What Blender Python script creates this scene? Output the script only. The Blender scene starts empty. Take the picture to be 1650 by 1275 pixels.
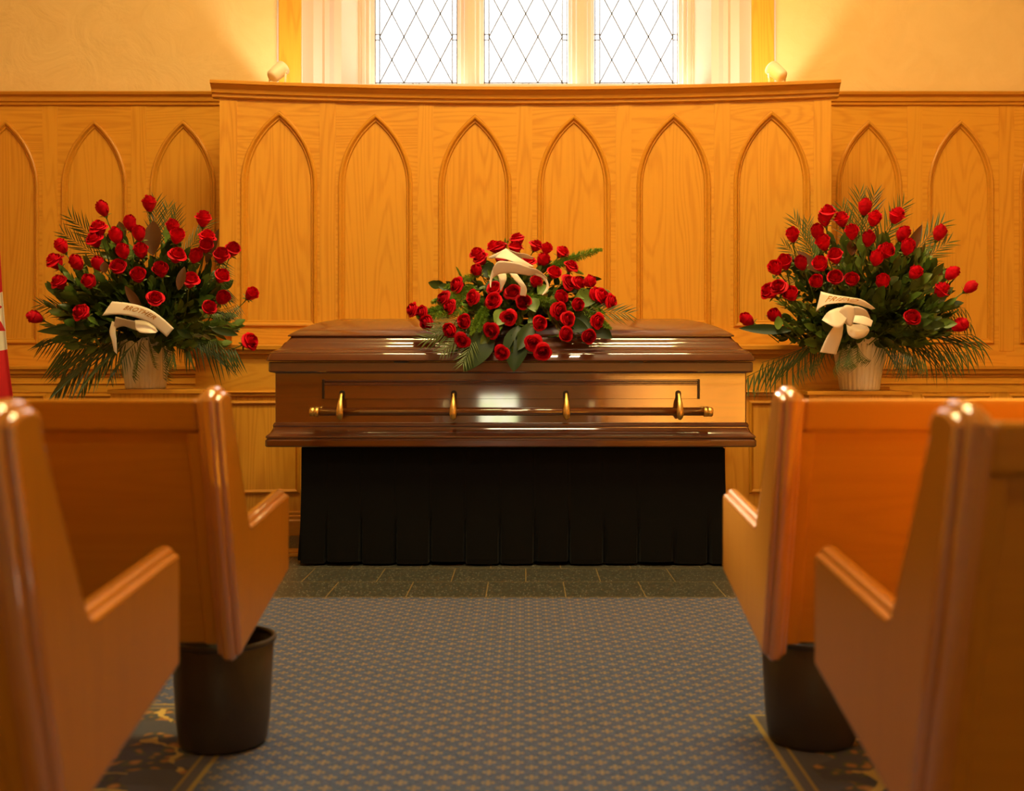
import bpy, bmesh, math, random
from mathutils import Vector, Matrix, Euler, Quaternion
R = random.Random(11)
PI = math.pi
SC = bpy.context.scene
COL = SC.collection

# ------------------------------------------------------------------ camera, world, lights, exposure
F = 1830.0            # focal length in pixels of the 1650 px frame
EYE = 0.88
CX, CY = 845.0, 590.0
cam_d = bpy.data.cameras.new('camera')
cam = bpy.data.objects.new('camera', cam_d)
COL.objects.link(cam)
cam_d.sensor_width = 36.0
cam_d.lens = 36.0 * F / 1650.0
cam_d.shift_x = (825 - CX) / 1650.0
cam_d.shift_y = -(637.5 - CY) / 1650.0
cam_d.clip_start = 0.05
cam_d.dof.use_dof = True
cam_d.dof.focus_distance = 5.45
cam_d.dof.aperture_fstop = 3.0
cam.location = (0, 0, EYE)
cam.rotation_euler = (PI / 2, 0, 0)
SC.camera = cam
SC.view_settings.view_transform = 'Standard'
SC.view_settings.look = 'None'
SC.view_settings.gamma = 1.0
SC.view_settings.exposure = 0.0
SC.view_settings.use_curve_mapping = False

world = bpy.data.worlds.new('daylight')
SC.world = world
world.use_nodes = True
bg = world.node_tree.nodes['Background']
bg.inputs['Color'].default_value = (0.94, 0.97, 1.0, 1)
bg.inputs['Strength'].default_value = 2.7

def area(name, loc, target, sx, sy, power, color, portal=False, spread=PI):
    l = bpy.data.lights.new(name, 'AREA')
    l.shape = 'RECTANGLE'; l.size = sx; l.size_y = sy
    l.energy = power; l.color = color
    l.spread = spread
    if portal: l.cycles.is_portal = True
    o = bpy.data.objects.new(name, l); COL.objects.link(o)
    o.location = loc
    d = Vector(target) - Vector(loc)
    o.rotation_euler = d.to_track_quat('-Z', 'Y').to_euler()
    return o
area('window_portal', (0.01, 7.42, 3.95), (0.01, 0, 3.95), 2.2, 2.6, 1, (1, 1, 1), portal=True)

WARM = (1.0, 0.775, 0.28)
SOFT = (1.0, 0.84, 0.52)
CEIL = [(-0.75, 4.0, 95, WARM), (0.95, 4.0, 115, WARM), (0.1, 2.5, 70, SOFT), (0.2, -1.6, 50, SOFT)]     # ceiling lamps: x, y, watt
for (lx, ly, lw, lc) in CEIL:
    area('ceiling_lamp_light', (lx, ly, 4.93), (lx * 0.9, ly + 0.45, 0), 1.2, 0.6, lw, lc)

sun = bpy.data.lights.new('sun', 'SUN'); sun.energy = 74.0; sun.angle = math.radians(6); sun.color = (1, 0.86, 0.62)
sun_o = bpy.data.objects.new('sun', sun); COL.objects.link(sun_o)
sun_o.rotation_euler = Vector((0.33, -1.0, -0.56)).to_track_quat('-Z', 'Y').to_euler()     # comes down through the window onto the right pews

def P(px, py, Y):
    """point of the place seen at pixel px,py of the photograph at distance Y"""
    return Vector(((px - CX) * Y / F, Y, EYE - (py - CY) * Y / F))

# ------------------------------------------------------------------ node helpers
def new_mat(name):
    m = bpy.data.materials.new(name); m.use_nodes = True
    nt = m.node_tree
    return m, nt, nt.nodes['Principled BSDF']
def N(nt, t, **kw):
    n = nt.nodes.new(t)
    for k, v in kw.items():
        if k.startswith('i_'):
            key = k[2:]
            key = int(key) if key.isdigit() else key.replace('_', ' ')
            n.inputs[key].default_value = v
        else: setattr(n, k, v)
    return n
def L(nt, a, b): nt.links.new(a, b)
def M(nt, op, a, b=None, c=None):
    n = nt.nodes.new('ShaderNodeMath'); n.operation = op
    for i, v in enumerate((a, b, c)):
        if v is None: continue
        if isinstance(v, (int, float)): n.inputs[i].default_value = v
        else: nt.links.new(v, n.inputs[i])
    return n.outputs[0]
def ramp(nt, fac, stops):
    r = nt.nodes.new('ShaderNodeValToRGB')
    e = r.color_ramp.elements
    while len(e) < len(stops): e.new(0.5)
    for el, (p, c) in zip(e, stops):
        el.position = p; el.color = (c[0], c[1], c[2], 1)
    nt.links.new(fac, r.inputs['Fac'])
    return r.outputs['Color']
def mixc(nt, fac, a, b):
    n = nt.nodes.new('ShaderNodeMix'); n.data_type = 'RGBA'
    if isinstance(fac, (int, float)): n.inputs['Factor'].default_value = fac
    else: nt.links.new(fac, n.inputs['Factor'])
    for k, v in (('A', a), ('B', b)):
        s = [i for i in n.inputs if i.name == k and i.type == 'RGBA'][0]
        if isinstance(v, tuple): s.default_value = (v[0], v[1], v[2], 1)
        else: nt.links.new(v, s)
    return [o for o in n.outputs if o.type == 'RGBA'][0]
def bump(nt, bsdf, h, strength=0.2, dist=0.002):
    b = N(nt, 'ShaderNodeBump'); b.inputs['Strength'].default_value = strength
    b.inputs['Distance'].default_value = dist
    L(nt, h, b.inputs['Height']); L(nt, b.outputs[0], bsdf.inputs['Normal'])

def wood(name, light, dark, axis='z', rough=0.35, figure=1.0, coat=0.0, coat_rough=0.1, fine=1.0):
    """oak or cherry boards: cathedral figure plus fine pores, running along one axis"""
    m, nt, b = new_mat(name)
    tc = N(nt, 'ShaderNodeTexCoord'); oi = N(nt, 'ShaderNodeObjectInfo')
    off = M(nt, 'MULTIPLY', oi.outputs['Random'], 37.0)
    add = N(nt, 'ShaderNodeVectorMath', operation='ADD')
    L(nt, tc.outputs['Object'], add.inputs[0]); L(nt, off, add.inputs[1])
    s1 = {'z': (6.5, 6.5, 0.55), 'x': (0.55, 6.5, 6.5), 'y': (6.5, 0.55, 6.5)}[axis]
    s2 = {'z': (95, 95, 3.2), 'x': (3.2, 95, 95), 'y': (95, 3.2, 95)}[axis]
    m1 = N(nt, 'ShaderNodeMapping'); m1.inputs['Scale'].default_value = s1
    m2 = N(nt, 'ShaderNodeMapping'); m2.inputs['Scale'].default_value = s2
    L(nt, add.outputs[0], m1.inputs[0]); L(nt, add.outputs[0], m2.inputs[0])
    n1 = N(nt, 'ShaderNodeTexNoise', i_Scale=1.0, i_Detail=2.0, i_Roughness=0.35)
    n2 = N(nt, 'ShaderNodeTexNoise', i_Scale=1.0, i_Detail=4.0, i_Roughness=0.6)
    n3 = N(nt, 'ShaderNodeTexNoise', i_Scale=0.6, i_Detail=1.0)
    L(nt, m1.outputs[0], n1.inputs['Vector']); L(nt, m2.outputs[0], n2.inputs['Vector'])
    L(nt, m1.outputs[0], n3.inputs['Vector'])
    rings = M(nt, 'SINE', M(nt, 'MULTIPLY', n1.outputs['Fac'], 105.0))
    rings = M(nt, 'MULTIPLY_ADD', rings, 0.5, 0.5)
    rings = M(nt, 'POWER', rings, 2.2)
    f = M(nt, 'MULTIPLY', rings, 0.36 * figure)
    pore = M(nt, 'MULTIPLY', M(nt, 'SUBTRACT', n2.outputs['Fac'], 0.5), 0.75 * fine)
    f = M(nt, 'ADD', f, pore)
    f = M(nt, 'ADD', f, M(nt, 'MULTIPLY', M(nt, 'SUBTRACT', n3.outputs['Fac'], 0.5), 0.5))
    f = M(nt, 'ADD', f, M(nt, 'MULTIPLY', M(nt, 'SUBTRACT', oi.outputs['Random'], 0.5), 0.22))
    col = ramp(nt, f, [(0.0, light), (1.0, dark)])
    L(nt, col, b.inputs['Base Color'])
    b.inputs['Roughness'].default_value = rough
    b.inputs['Coat Weight'].default_value = coat
    b.inputs['Coat Roughness'].default_value = coat_rough
    b.inputs['Coat IOR'].default_value = 1.7
    b.inputs['Specular IOR Level'].default_value = 0.3
    if axis != 'y': bump(nt, b, n2.outputs['Fac'], 0.10, 0.001)
    return m

def nospec(m):
    m.node_tree.nodes['Principled BSDF'].inputs['Specular IOR Level'].default_value = 0.05
def plain(name, col, rough=0.5, metallic=0.0, noise=0.0, nscale=20.0, coat=0.0, sheen=0.0, bumpy=0.0):
    m, nt, b = new_mat(name)
    b.inputs['Roughness'].default_value = rough
    b.inputs['Metallic'].default_value = metallic
    b.inputs['Coat Weight'].default_value = coat
    b.inputs['Sheen Weight'].default_value = sheen
    tc = N(nt, 'ShaderNodeTexCoord')
    n = N(nt, 'ShaderNodeTexNoise', i_Scale=nscale, i_Detail=3.0)
    L(nt, tc.outputs['Object'], n.inputs['Vector'])
    lo = tuple(c * (1 - noise) for c in col); hi = tuple(min(1, c * (1 + noise)) for c in col)
    L(nt, ramp(nt, n.outputs['Fac'], [(0.25, lo), (0.75, hi)]), b.inputs['Base Color'])
    if bumpy: bump(nt, b, n.outputs['Fac'], bumpy, 0.004)
    return m

OAK_L, OAK_D = (0.74, 0.345, 0.034), (0.53, 0.185, 0.010)
M_OAKV = wood('oak_vertical_grain', OAK_L, OAK_D, 'z', 0.38)
M_OAKH = wood('oak_horizontal_grain', OAK_L, OAK_D, 'x', 0.38)
M_OAKP = wood('oak_moulding', (0.64, 0.275, 0.024), (0.46, 0.155, 0.008), 'x', 0.33, 0.3)
PEW_L, PEW_D = (0.50, 0.195, 0.006), (0.33, 0.108, 0.003)
M_PEWV = wood('pew_oak_vertical', PEW_L, PEW_D, 'z', 0.36, 0.45, 0.12, 0.22, fine=0.55)
M_PEWH = wood('pew_oak_horizontal', PEW_L, PEW_D, 'x', 0.36, 0.45, 0.15, 0.22, fine=0.55)
M_PEWC = wood('pew_edge_oak', (0.56, 0.20, 0.02), (0.40, 0.12, 0.008), 'y', 0.3, 0.3, 1.0, 0.04, fine=0.4)
M_PEWC.node_tree.nodes['Principled BSDF'].inputs['Coat IOR'].default_value = 2.4
M_CASK = wood('casket_cherry', (0.100, 0.020, 0.0012), (0.042, 0.007, 0.0006), 'x', 0.30, 0.6, 1.0, 0.05, fine=0.9)
M_CASK.node_tree.nodes['Principled BSDF'].inputs['Coat IOR'].default_value = 2.1
M_CASKD = plain('casket_dark_recess', (0.012, 0.004, 0.002), 0.4)
M_BRASS = plain('antique_brass', (0.78, 0.47, 0.13), 0.42, 1.0, 0.2, 60)
M_CLOTH = plain('black_skirt_cloth', (0.0065, 0.0062, 0.0070), 0.95, 0, 0.15, 300, sheen=0.03)
nospec(M_CLOTH)
M_PLAST = plain('cream_plaster', (0.86, 0.60, 0.24), 0.9, 0, 0.05, 2.2)
M_PAINT = plain('cream_paint', (0.63, 0.52, 0.47), 0.55, 0, 0.02, 5)
M_CEIL = plain('ceiling_paint', (0.80, 0.66, 0.40), 0.9)
M_LEAD = plain('lead_came', (0.12, 0.12, 0.13), 0.5, 0.4)
M_LAMP = plain('cream_enamel', (0.84, 0.74, 0.55), 0.4)
M_POT = plain('ivory_glazed_pot', (0.88, 0.80, 0.62), 0.42, 0, 0.03, 8)
M_BIN = plain('dark_brown_plastic', (0.045, 0.034, 0.026), 0.42, 0, 0.1, 9)
M_BOOT = plain('bin_inside', (0.02, 0.015, 0.012), 0.6)
M_ROSE = None
def rose_mat():
    m, nt, b = new_mat('red_rose_petal')
    tc = N(nt, 'ShaderNodeTexCoord'); oi = N(nt, 'ShaderNodeObjectInfo')
    n = N(nt, 'ShaderNodeTexNoise', i_Scale=55.0, i_Detail=2.0)
    L(nt, tc.outputs['Object'], n.inputs['Vector'])
    c = ramp(nt, n.outputs['Fac'], [(0.3, (0.52, 0.001, 0.010)), (0.8, (0.80, 0.003, 0.022))])
    h = N(nt, 'ShaderNodeHueSaturation'); h.inputs['Hue'].default_value = 0.5
    L(nt, M(nt, 'MULTIPLY_ADD', oi.outputs['Random'], 0.35, 0.82), h.inputs['Value'])
    L(nt, c, h.inputs['Color']); L(nt, h.outputs[0], b.inputs['Base Color'])
    b.inputs['Roughness'].default_value = 0.6
    b.inputs['Specular IOR Level'].default_value = 0.2
    return m
M_ROSE = rose_mat()
def leaf_mat(name, a, b_, rough=0.42, back=None):
    m, nt, b = new_mat(name)
    oi = N(nt, 'ShaderNodeObjectInfo'); tc = N(nt, 'ShaderNodeTexCoord')
    n = N(nt, 'ShaderNodeTexNoise', i_Scale=14.0, i_Detail=2.0)
    L(nt, tc.outputs['Object'], n.inputs['Vector'])
    f = M(nt, 'ADD', M(nt, 'MULTIPLY', oi.outputs['Random'], 0.6), M(nt, 'MULTIPLY', n.outputs['Fac'], 0.5))
    c = ramp(nt, f, [(0.15, a), (0.95, b_)])
    if back:
        g = N(nt, 'ShaderNodeNewGeometry')
        c = mixc(nt, g.outputs['Backfacing'], c, back)
    L(nt, c, b.inputs['Base Color'])
    b.inputs['Roughness'].default_value = rough
    return m
M_LEAF = leaf_mat('dark_green_leaf', (0.030, 0.060, 0.008), (0.095, 0.150, 0.016), 0.36)
M_LEAF2 = leaf_mat('mid_green_leaf', (0.08, 0.15, 0.015), (0.17, 0.26, 0.035), 0.45)
M_PALM = leaf_mat('palm_leaflet', (0.030, 0.055, 0.008), (0.10, 0.145, 0.028), 0.38)
M_FERN = leaf_mat('asparagus_fern', (0.13, 0.26, 0.015), (0.24, 0.40, 0.03), 0.6)
M_TI = leaf_mat('bronze_ti_leaf', (0.060, 0.022, 0.006), (0.12, 0.042, 0.010), 0.5)
for m_ in (M_TI,): m_.node_tree.nodes['Principled BSDF'].inputs['Specular IOR Level'].default_value = 0.15
M_TIG = leaf_mat('dark_lance_leaf', (0.012, 0.030, 0.006), (0.03, 0.055, 0.012), 0.42)
M_TIG.node_tree.nodes['Principled BSDF'].inputs['Specular IOR Level'].default_value = 0.3
M_STEM = leaf_mat('green_stem', (0.10, 0.17, 0.02), (0.16, 0.22, 0.04), 0.5)
M_SALAL = leaf_mat('bronze_edged_leaf', (0.16, 0.13, 0.03), (0.30, 0.24, 0.07), 0.5)
def ribbon_mat():
    m, nt, b = new_mat('cream_satin_ribbon')
    b.inputs['Base Color'].default_value = (0.88, 0.77, 0.66, 1)
    b.inputs['Roughness'].default_value = 0.32
    b.inputs['Sheen Weight'].default_value = 0.4
    return m
M_RIB = ribbon_mat()
M_GOLD = plain('gold_foil_letters', (0.50, 0.24, 0.04), 0.45, 0.2)
M_RED = plain('flag_red', (0.62, 0.003, 0.012), 0.75, 0, 0.06, 6, sheen=0.2)
M_WHITE = plain('flag_white', (0.80, 0.74, 0.62), 0.75, 0, 0.03, 6, sheen=0.2)

def carpet_mat():
    m, nt, b = new_mat('blue_carpet_with_gold_crosses')
    tc = N(nt, 'ShaderNodeTexCoord'); sp = N(nt, 'ShaderNodeSeparateXYZ')
    L(nt, tc.outputs['Object'], sp.inputs[0])
    a = 0.0306
    u = M(nt, 'DIVIDE', sp.outputs['X'], a); v = M(nt, 'DIVIDE', sp.outputs['Y'], 2 * a)
    col = M(nt, 'FLOOR', u)
    par = M(nt, 'MULTIPLY', M(nt, 'FLOORED_MODULO', col, 2.0), 0.5)
    fx = M(nt, 'SUBTRACT', M(nt, 'FRACT', u), 0.5)
    fy = M(nt, 'MULTIPLY', M(nt, 'SUBTRACT', M(nt, 'FRACT', M(nt, 'ADD', v, par)), 0.5), 2.0)
    ax = M(nt, 'ABSOLUTE', fx); ay = M(nt, 'ABSOLUTE', fy)
    def dot(cx, cy, r):
        dx = M(nt, 'SUBTRACT', ax, cx); dy = M(nt, 'SUBTRACT', ay, cy)
        d = M(nt, 'SQRT', M(nt, 'ADD', M(nt, 'MULTIPLY', dx, dx), M(nt, 'MULTIPLY', dy, dy)))
        t = M(nt, 'DIVIDE', M(nt, 'SUBTRACT', r, d), 0.05)
        t = M(nt, 'MINIMUM', M(nt, 'MAXIMUM', t, 0.0), 1.0)
        return t
    f = M(nt, 'MAXIMUM', dot(0.34, 0.0, 0.165), dot(0.0, 0.30, 0.165))
    f = M(nt, 'MAXIMUM', f, M(nt, 'MULTIPLY', dot(0.12, 0.06, 0.15), 0.45))
    n = N(nt, 'ShaderNodeTexNoise', i_Scale=160.0, i_Detail=2.0); L(nt, tc.outputs['Object'], n.inputs['Vector'])
    n2 = N(nt, 'ShaderNodeTexNoise', i_Scale=1.6, i_Detail=2.0); L(nt, tc.outputs['Object'], n2.inputs['Vector'])
    base = ramp(nt, n.outputs['Fac'], [(0.3, (0.019, 0.038, 0.105)), (0.75, (0.044, 0.080, 0.190))])
    gold = ramp(nt, n.outputs['Fac'], [(0.3, (0.19, 0.125, 0.045)), (0.75, (0.30, 0.205, 0.085))])
    # gold lines of the border stripes beside the flowered carpet
    X, Y = sp.outputs['X'], sp.outputs['Y']
    patt = mixc(nt, f, base, gold)
    def flower_field():
        wn = N(nt, 'ShaderNodeTexNoise', i_Scale=9.0, i_Detail=2.0); L(nt, tc.outputs['Object'], wn.inputs['Vector'])
        va = N(nt, 'ShaderNodeVectorMath', operation='SCALE'); va.inputs['Scale'].default_value = 0.11
        L(nt, wn.outputs['Color'], va.inputs[0])
        vb = N(nt, 'ShaderNodeVectorMath', operation='ADD'); L(nt, tc.outputs['Object'], vb.inputs[0]); L(nt, va.outputs[0], vb.inputs[1])
        vo = N(nt, 'ShaderNodeTexVoronoi', i_Scale=24.0); L(nt, vb.outputs[0], vo.inputs['Vector'])
        w = N(nt, 'ShaderNodeTexNoise', i_Scale=7.0, i_Detail=0.0); L(nt, vb.outputs[0], w.inputs['Vector'])
        band = M(nt, 'ABSOLUTE', M(nt, 'SUBTRACT', w.outputs['Fac'], 0.5))
        vine = M(nt, 'LESS_THAN', band, 0.018)
        c = ramp(nt, vo.outputs['Distance'], [(0.0, (0.45, 0.26, 0.06)), (0.28, (0.34, 0.13, 0.03)), (0.40, (0.05, 0.07, 0.025)), (0.55, (0.025, 0.032, 0.07))])
        c = mixc(nt, vine, c, (0.52, 0.36, 0.08))
        pick = M(nt, 'GREATER_THAN', N3.outputs['Fac'], 0.46)
        return mixc(nt, pick, (0.05, 0.062, 0.105), c)
    N3 = N(nt, 'ShaderNodeTexNoise', i_Scale=6.0, i_Detail=1.0); L(nt, tc.outputs['Object'], N3.inputs['Vector'])
    fl = flower_field()
    def side(sign, xe, ye):
        dx = M(nt, 'SUBTRACT', M(nt, 'MULTIPLY', X, float(sign)), xe)
        dy = M(nt, 'SUBTRACT', ye, Y)
        return M(nt, 'MINIMUM', dx, dy)
    d = M(nt, 'MAXIMUM', side(1, 0.565, 2.855), side(-1, 0.685, 2.945))
    inside = M(nt, 'GREATER_THAN', d, 0.0)
    stripe1 = M(nt, 'LESS_THAN', M(nt, 'ABSOLUTE', M(nt, 'SUBTRACT', d, 0.006)), 0.006)
    stripe2 = M(nt, 'LESS_THAN', M(nt, 'ABSOLUTE', M(nt, 'SUBTRACT', d, 0.038)), 0.004)
    field = M(nt, 'GREATER_THAN', d, 0.045)
    c = mixc(nt, inside, patt, (0.055, 0.06, 0.095))
    c = mixc(nt, field, c, fl)
    c = mixc(nt, M(nt, 'MAXIMUM', stripe1, stripe2), c, (0.28, 0.20, 0.05))
    L(nt, c, b.inputs['Base Color'])
    b.inputs['Roughness'].default_value = 0.95
    b.inputs['Sheen Weight'].default_value = 0.2
    bump(nt, b, n.outputs['Fac'], 0.35, 0.003)
    return m
M_CARPET = carpet_mat()

def tile_mat():
    m, nt, b = new_mat('speckled_dark_floor_tile')
    tc = N(nt, 'ShaderNodeTexCoord'); sp = N(nt, 'ShaderNodeSeparateXYZ'); L(nt, tc.outputs['Object'], sp.inputs[0])
    T = 0.305
    v = M(nt, 'DIVIDE', M(nt, 'SUBTRACT', sp.outputs['Y'], 4.63), T)
    row = M(nt, 'FLOOR', v)
    par = M(nt, 'MULTIPLY', M(nt, 'FLOORED_MODULO', row, 2.0), 0.5)
    u = M(nt, 'ADD', M(nt, 'DIVIDE', M(nt, 'ADD', sp.outputs['X'], 0.147 - T / 2), T), par)
    ex = M(nt, 'ABSOLUTE', M(nt, 'SUBTRACT', M(nt, 'FRACT', u), 0.5)); ey = M(nt, 'ABSOLUTE', M(nt, 'SUBTRACT', M(nt, 'FRACT', v), 0.5))
    joint = M(nt, 'GREATER_THAN', M(nt, 'MAXIMUM', ex, ey), 0.4945)
    n = N(nt, 'ShaderNodeTexNoise', i_Scale=60.0, i_Detail=3.0, i_Roughness=0.7); L(nt, tc.outputs['Object'], n.inputs['Vector'])
    vo = N(nt, 'ShaderNodeTexVoronoi', i_Scale=95.0); L(nt, tc.outputs['Object'], vo.inputs['Vector'])
    fl = M(nt, 'LESS_THAN', vo.outputs['Distance'], 0.24)
    sel = M(nt, 'GREATER_THAN', M(nt, 'FRACT', M(nt, 'MULTIPLY', vo.outputs['Color'], 7.0)), 0.62)
    base = ramp(nt, n.outputs['Fac'], [(0.3, (0.026, 0.027, 0.022)), (0.55, (0.055, 0.053, 0.042)), (0.75, (0.13, 0.12, 0.09))])
    c = mixc(nt, M(nt, 'MULTIPLY', fl, sel), base, (0.40, 0.38, 0.31))
    c = mixc(nt, joint, c, (0.30, 0.20, 0.08))
    L(nt, c, b.inputs['Base Color']); b.inputs['Roughness'].default_value = 0.42
    return m
M_TILE = tile_mat()

def plaster_mat():
    m, nt, b = new_mat('trowelled_plaster')
    tc = N(nt, 'ShaderNodeTexCoord')
    n = N(nt, 'ShaderNodeTexNoise', i_Scale=3.5, i_Detail=6.0, i_Roughness=0.55, i_Distortion=1.5); L(nt, tc.outputs['Object'], n.inputs['Vector'])
    c = ramp(nt, n.outputs['Fac'], [(0.3, (0.80, 0.56, 0.24)), (0.7, (0.84, 0.60, 0.27))])
    L(nt, c, b.inputs['Base Color']); b.inputs['Roughness'].default_value = 0.75
    bump(nt, b, n.outputs['Fac'], 0.5, 0.02)
    return m
M_WALL = plaster_mat()

def glass_mat():
    m, nt, b = new_mat('clear_leaded_glass')
    nt.nodes.remove(b)
    out = [n for n in nt.nodes if n.type == 'OUTPUT_MATERIAL'][0]
    tr = N(nt, 'ShaderNodeBsdfTransparent'); gl = N(nt, 'ShaderNodeBsdfGlossy', i_Roughness=0.05)
    fr = N(nt, 'ShaderNodeFresnel', i_IOR=1.35)
    mx = N(nt, 'ShaderNodeMixShader'); L(nt, fr.outputs[0], mx.inputs[0]); L(nt, tr.outputs[0], mx.inputs[1]); L(nt, gl.outputs[0], mx.inputs[2])
    L(nt, mx.outputs[0], out.inputs['Surface'])
    return m
M_GLASS = glass_mat()
def lamp_glow():
    m, nt, b = new_mat('lamp_diffuser')
    b.inputs['Emission Color'].default_value = (1, 0.66, 0.28, 1); b.inputs['Emission Strength'].default_value = 6.0
    return m
M_GLOW = lamp_glow()
def pane_glow():
    m, nt, b = new_mat('added_glow_pane')
    tc = N(nt, 'ShaderNodeTexCoord'); n = N(nt, 'ShaderNodeTexNoise', i_Scale=7.0, i_Detail=2.0); L(nt, tc.outputs['Object'], n.inputs['Vector'])
    L(nt, ramp(nt, n.outputs['Fac'], [(0.35, (0.75, 0.85, 0.35)), (0.6, (1.0, 0.93, 0.72))]), b.inputs['Emission Color'])
    b.inputs['Emission Strength'].default_value = 8.0  # emission stands in for daylight, added to be reflected in the casket
    return m
M_PANE_GLOW = pane_glow()

# ------------------------------------------------------------------ mesh helpers
class MB:
    def __init__(s): s.v = []; s.f = []; s.mi = []; s.sm = []
    def add(s, verts, faces, mi=0, smooth=False):
        o = len(s.v); s.v += [tuple(v) for v in verts]
        for f in faces: s.f.append(tuple(i + o for i in f)); s.mi.append(mi); s.sm.append(smooth)
    def box(s, x0, x1, y0, y1, z0, z1, mi=0):
        s.add([(x0, y0, z0), (x1, y0, z0), (x1, y1, z0), (x0, y1, z0), (x0, y0, z1), (x1, y0, z1), (x1, y1, z1), (x0, y1, z1)],
              [(0, 3, 2, 1), (4, 5, 6, 7), (0, 1, 5, 4), (1, 2, 6, 5), (2, 3, 7, 6), (3, 0, 4, 7)], mi)
    def grid(s, rows, mi=0, smooth=True, close_u=False, close_v=False, cap=False):
        n, k = len(rows), len(rows[0]); verts = [p for r in rows for p in r]; faces = []
        for i in range(n if close_v else n - 1):
            for j in range(k if close_u else k - 1):
                a = i * k + j; b = i * k + (j + 1) % k; i2 = (i + 1) % n
                faces.append((a, b, i2 * k + (j + 1) % k, i2 * k + j))
        if cap:
            faces.append(tuple(reversed(range(k)))); faces.append(tuple((n - 1) * k + j for j in range(k)))
        s.add(verts, faces, mi, smooth)
    def tube(s, pts, rad, seg=6, mi=0, smooth=True, cap=True):
        pts = [Vector(p) for p in pts]; rows = []
        t0 = (pts[1] - pts[0]).normalized()
        up = Vector((0, 0, 1)) if abs(t0.z) < 0.9 else Vector((1, 0, 0))
        for i, p in enumerate(pts):
            t = (pts[min(i + 1, len(pts) - 1)] - pts[max(i - 1, 0)]).normalized()
            a = t.cross(up)
            if a.length < 1e-5: a = t.orthogonal()
            a.normalize(); b = a.cross(t); r = rad[i] if isinstance(rad, (list, tuple)) else rad
            rows.append([p + (a * math.cos(q) + b * math.sin(q)) * r for q in [2 * PI * j / seg for j in range(seg)]])
        s.grid(rows, mi, smooth, close_u=True, cap=cap)
    def prism(s, poly, fn, t0, t1, mi=0):
        """poly: 2D points; fn(u, v, t) -> 3D"""
        n = len(poly); vs = [fn(u, v, t0) for u, v in poly] + [fn(u, v, t1) for u, v in poly]
        s.add(vs, [tuple(range(n)), tuple(reversed(range(n, 2 * n)))] + [(i, i + n, (i + 1) % n + n, (i + 1) % n) for i in range(n)], mi)
    def build(s, name, mats, parent=None, loc=None, bevel=0.0, seg=2, wn=False):
        me = bpy.data.meshes.new(name); me.from_pydata(s.v, [], s.f)
        if not isinstance(mats, (list, tuple)): mats = [mats]
        for m in mats: me.materials.append(m)
        for p, mi, sm in zip(me.polygons, s.mi, s.sm): p.material_index = mi; p.use_smooth = sm
        bm = bmesh.new(); bm.from_mesh(me); bmesh.ops.recalc_face_normals(bm, faces=bm.faces) if wn is False else None
        bm.to_mesh(me); bm.free(); me.update()
        return link(name, me, parent, loc, bevel, seg)
def link(name, me, parent=None, loc=None, bevel=0.0, seg=2):
    o = bpy.data.objects.new(name, me); COL.objects.link(o)
    if parent: o.parent = parent
    if loc: o.location = loc
    if bevel:
        b = o.modifiers.new('bevel', 'BEVEL'); b.width = bevel; b.segments = seg; b.limit_method = 'ANGLE'; b.angle_limit = 0.6
        b.harden_normals = False
    return o
def empty(name, loc=(0, 0, 0), label=None, cat=None, group=None):
    o = bpy.data.objects.new(name, None); COL.objects.link(o); o.location = loc; o.empty_display_size = 0.1
    if label: tag(o, label, cat, group)
    return o
def tag(o, label, cat, group=None):
    o['label'] = label; o['category'] = cat
    if group: o['group'] = group
def struct(o, label=None):
    o['kind'] = 'structure'
    if label: o['label'] = label
    return o
def catmull(pts, n):
    pts = [Vector(p) for p in pts]; out = []
    k = len(pts) - 1
    for i in range(n + 1):
        t = i / n * k; j = min(int(t), k - 1); f = t - j
        p0 = pts[max(j - 1, 0)]; p1 = pts[j]; p2 = pts[j + 1]; p3 = pts[min(j + 2, k)]
        out.append(0.5 * ((2 * p1) + (p2 - p0) * f + (2 * p0 - 5 * p1 + 4 * p2 - p3) * f * f + (3 * p1 - p0 - 3 * p2 + p3) * f ** 3))
    return out

# ------------------------------------------------------------------ the room
XL, XR, YB, YF, ZC = -4.3, 4.4, -4.0, 6.86, 5.0
b = MB(); b.box(XL, XR, 4.294, YF + 0.7, -0.1, 0.0); fl = struct(b.build('floor', M_TILE), 'speckled grey green tiles in front of the panelled wall')
b = MB(); b.box(XL, XR, YB, 4.294, -0.1, 0.004); struct(b.build('floor_carpet', M_CARPET), 'blue carpet with small gold crosses and a flowered area under the pews')
b = MB(); b.box(-1.72, -0.998, 5.235, 5.30, 0, 0.016); b.box(-1.72, -0.998, 5.248, 5.30, 0.016, 0.030)
struct(b.build('trim_floor', M_OAKP, bevel=0.003), 'low wooden strip on the tiles beside the black skirt')
b = MB(); b.box(XL - .1, XR + .1, YB - .1, YF + .8, ZC, ZC + 0.1); struct(b.build('ceiling', M_CEIL))
b = MB(); b.box(XL - 0.1, XL, YB, YF + .7, 0, ZC); struct(b.build('wall_left', M_WALL))
b = MB(); b.box(XR, XR + 0.1, YB, YF + .7, 0, ZC); struct(b.build('wall_right', M_WALL))
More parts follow.
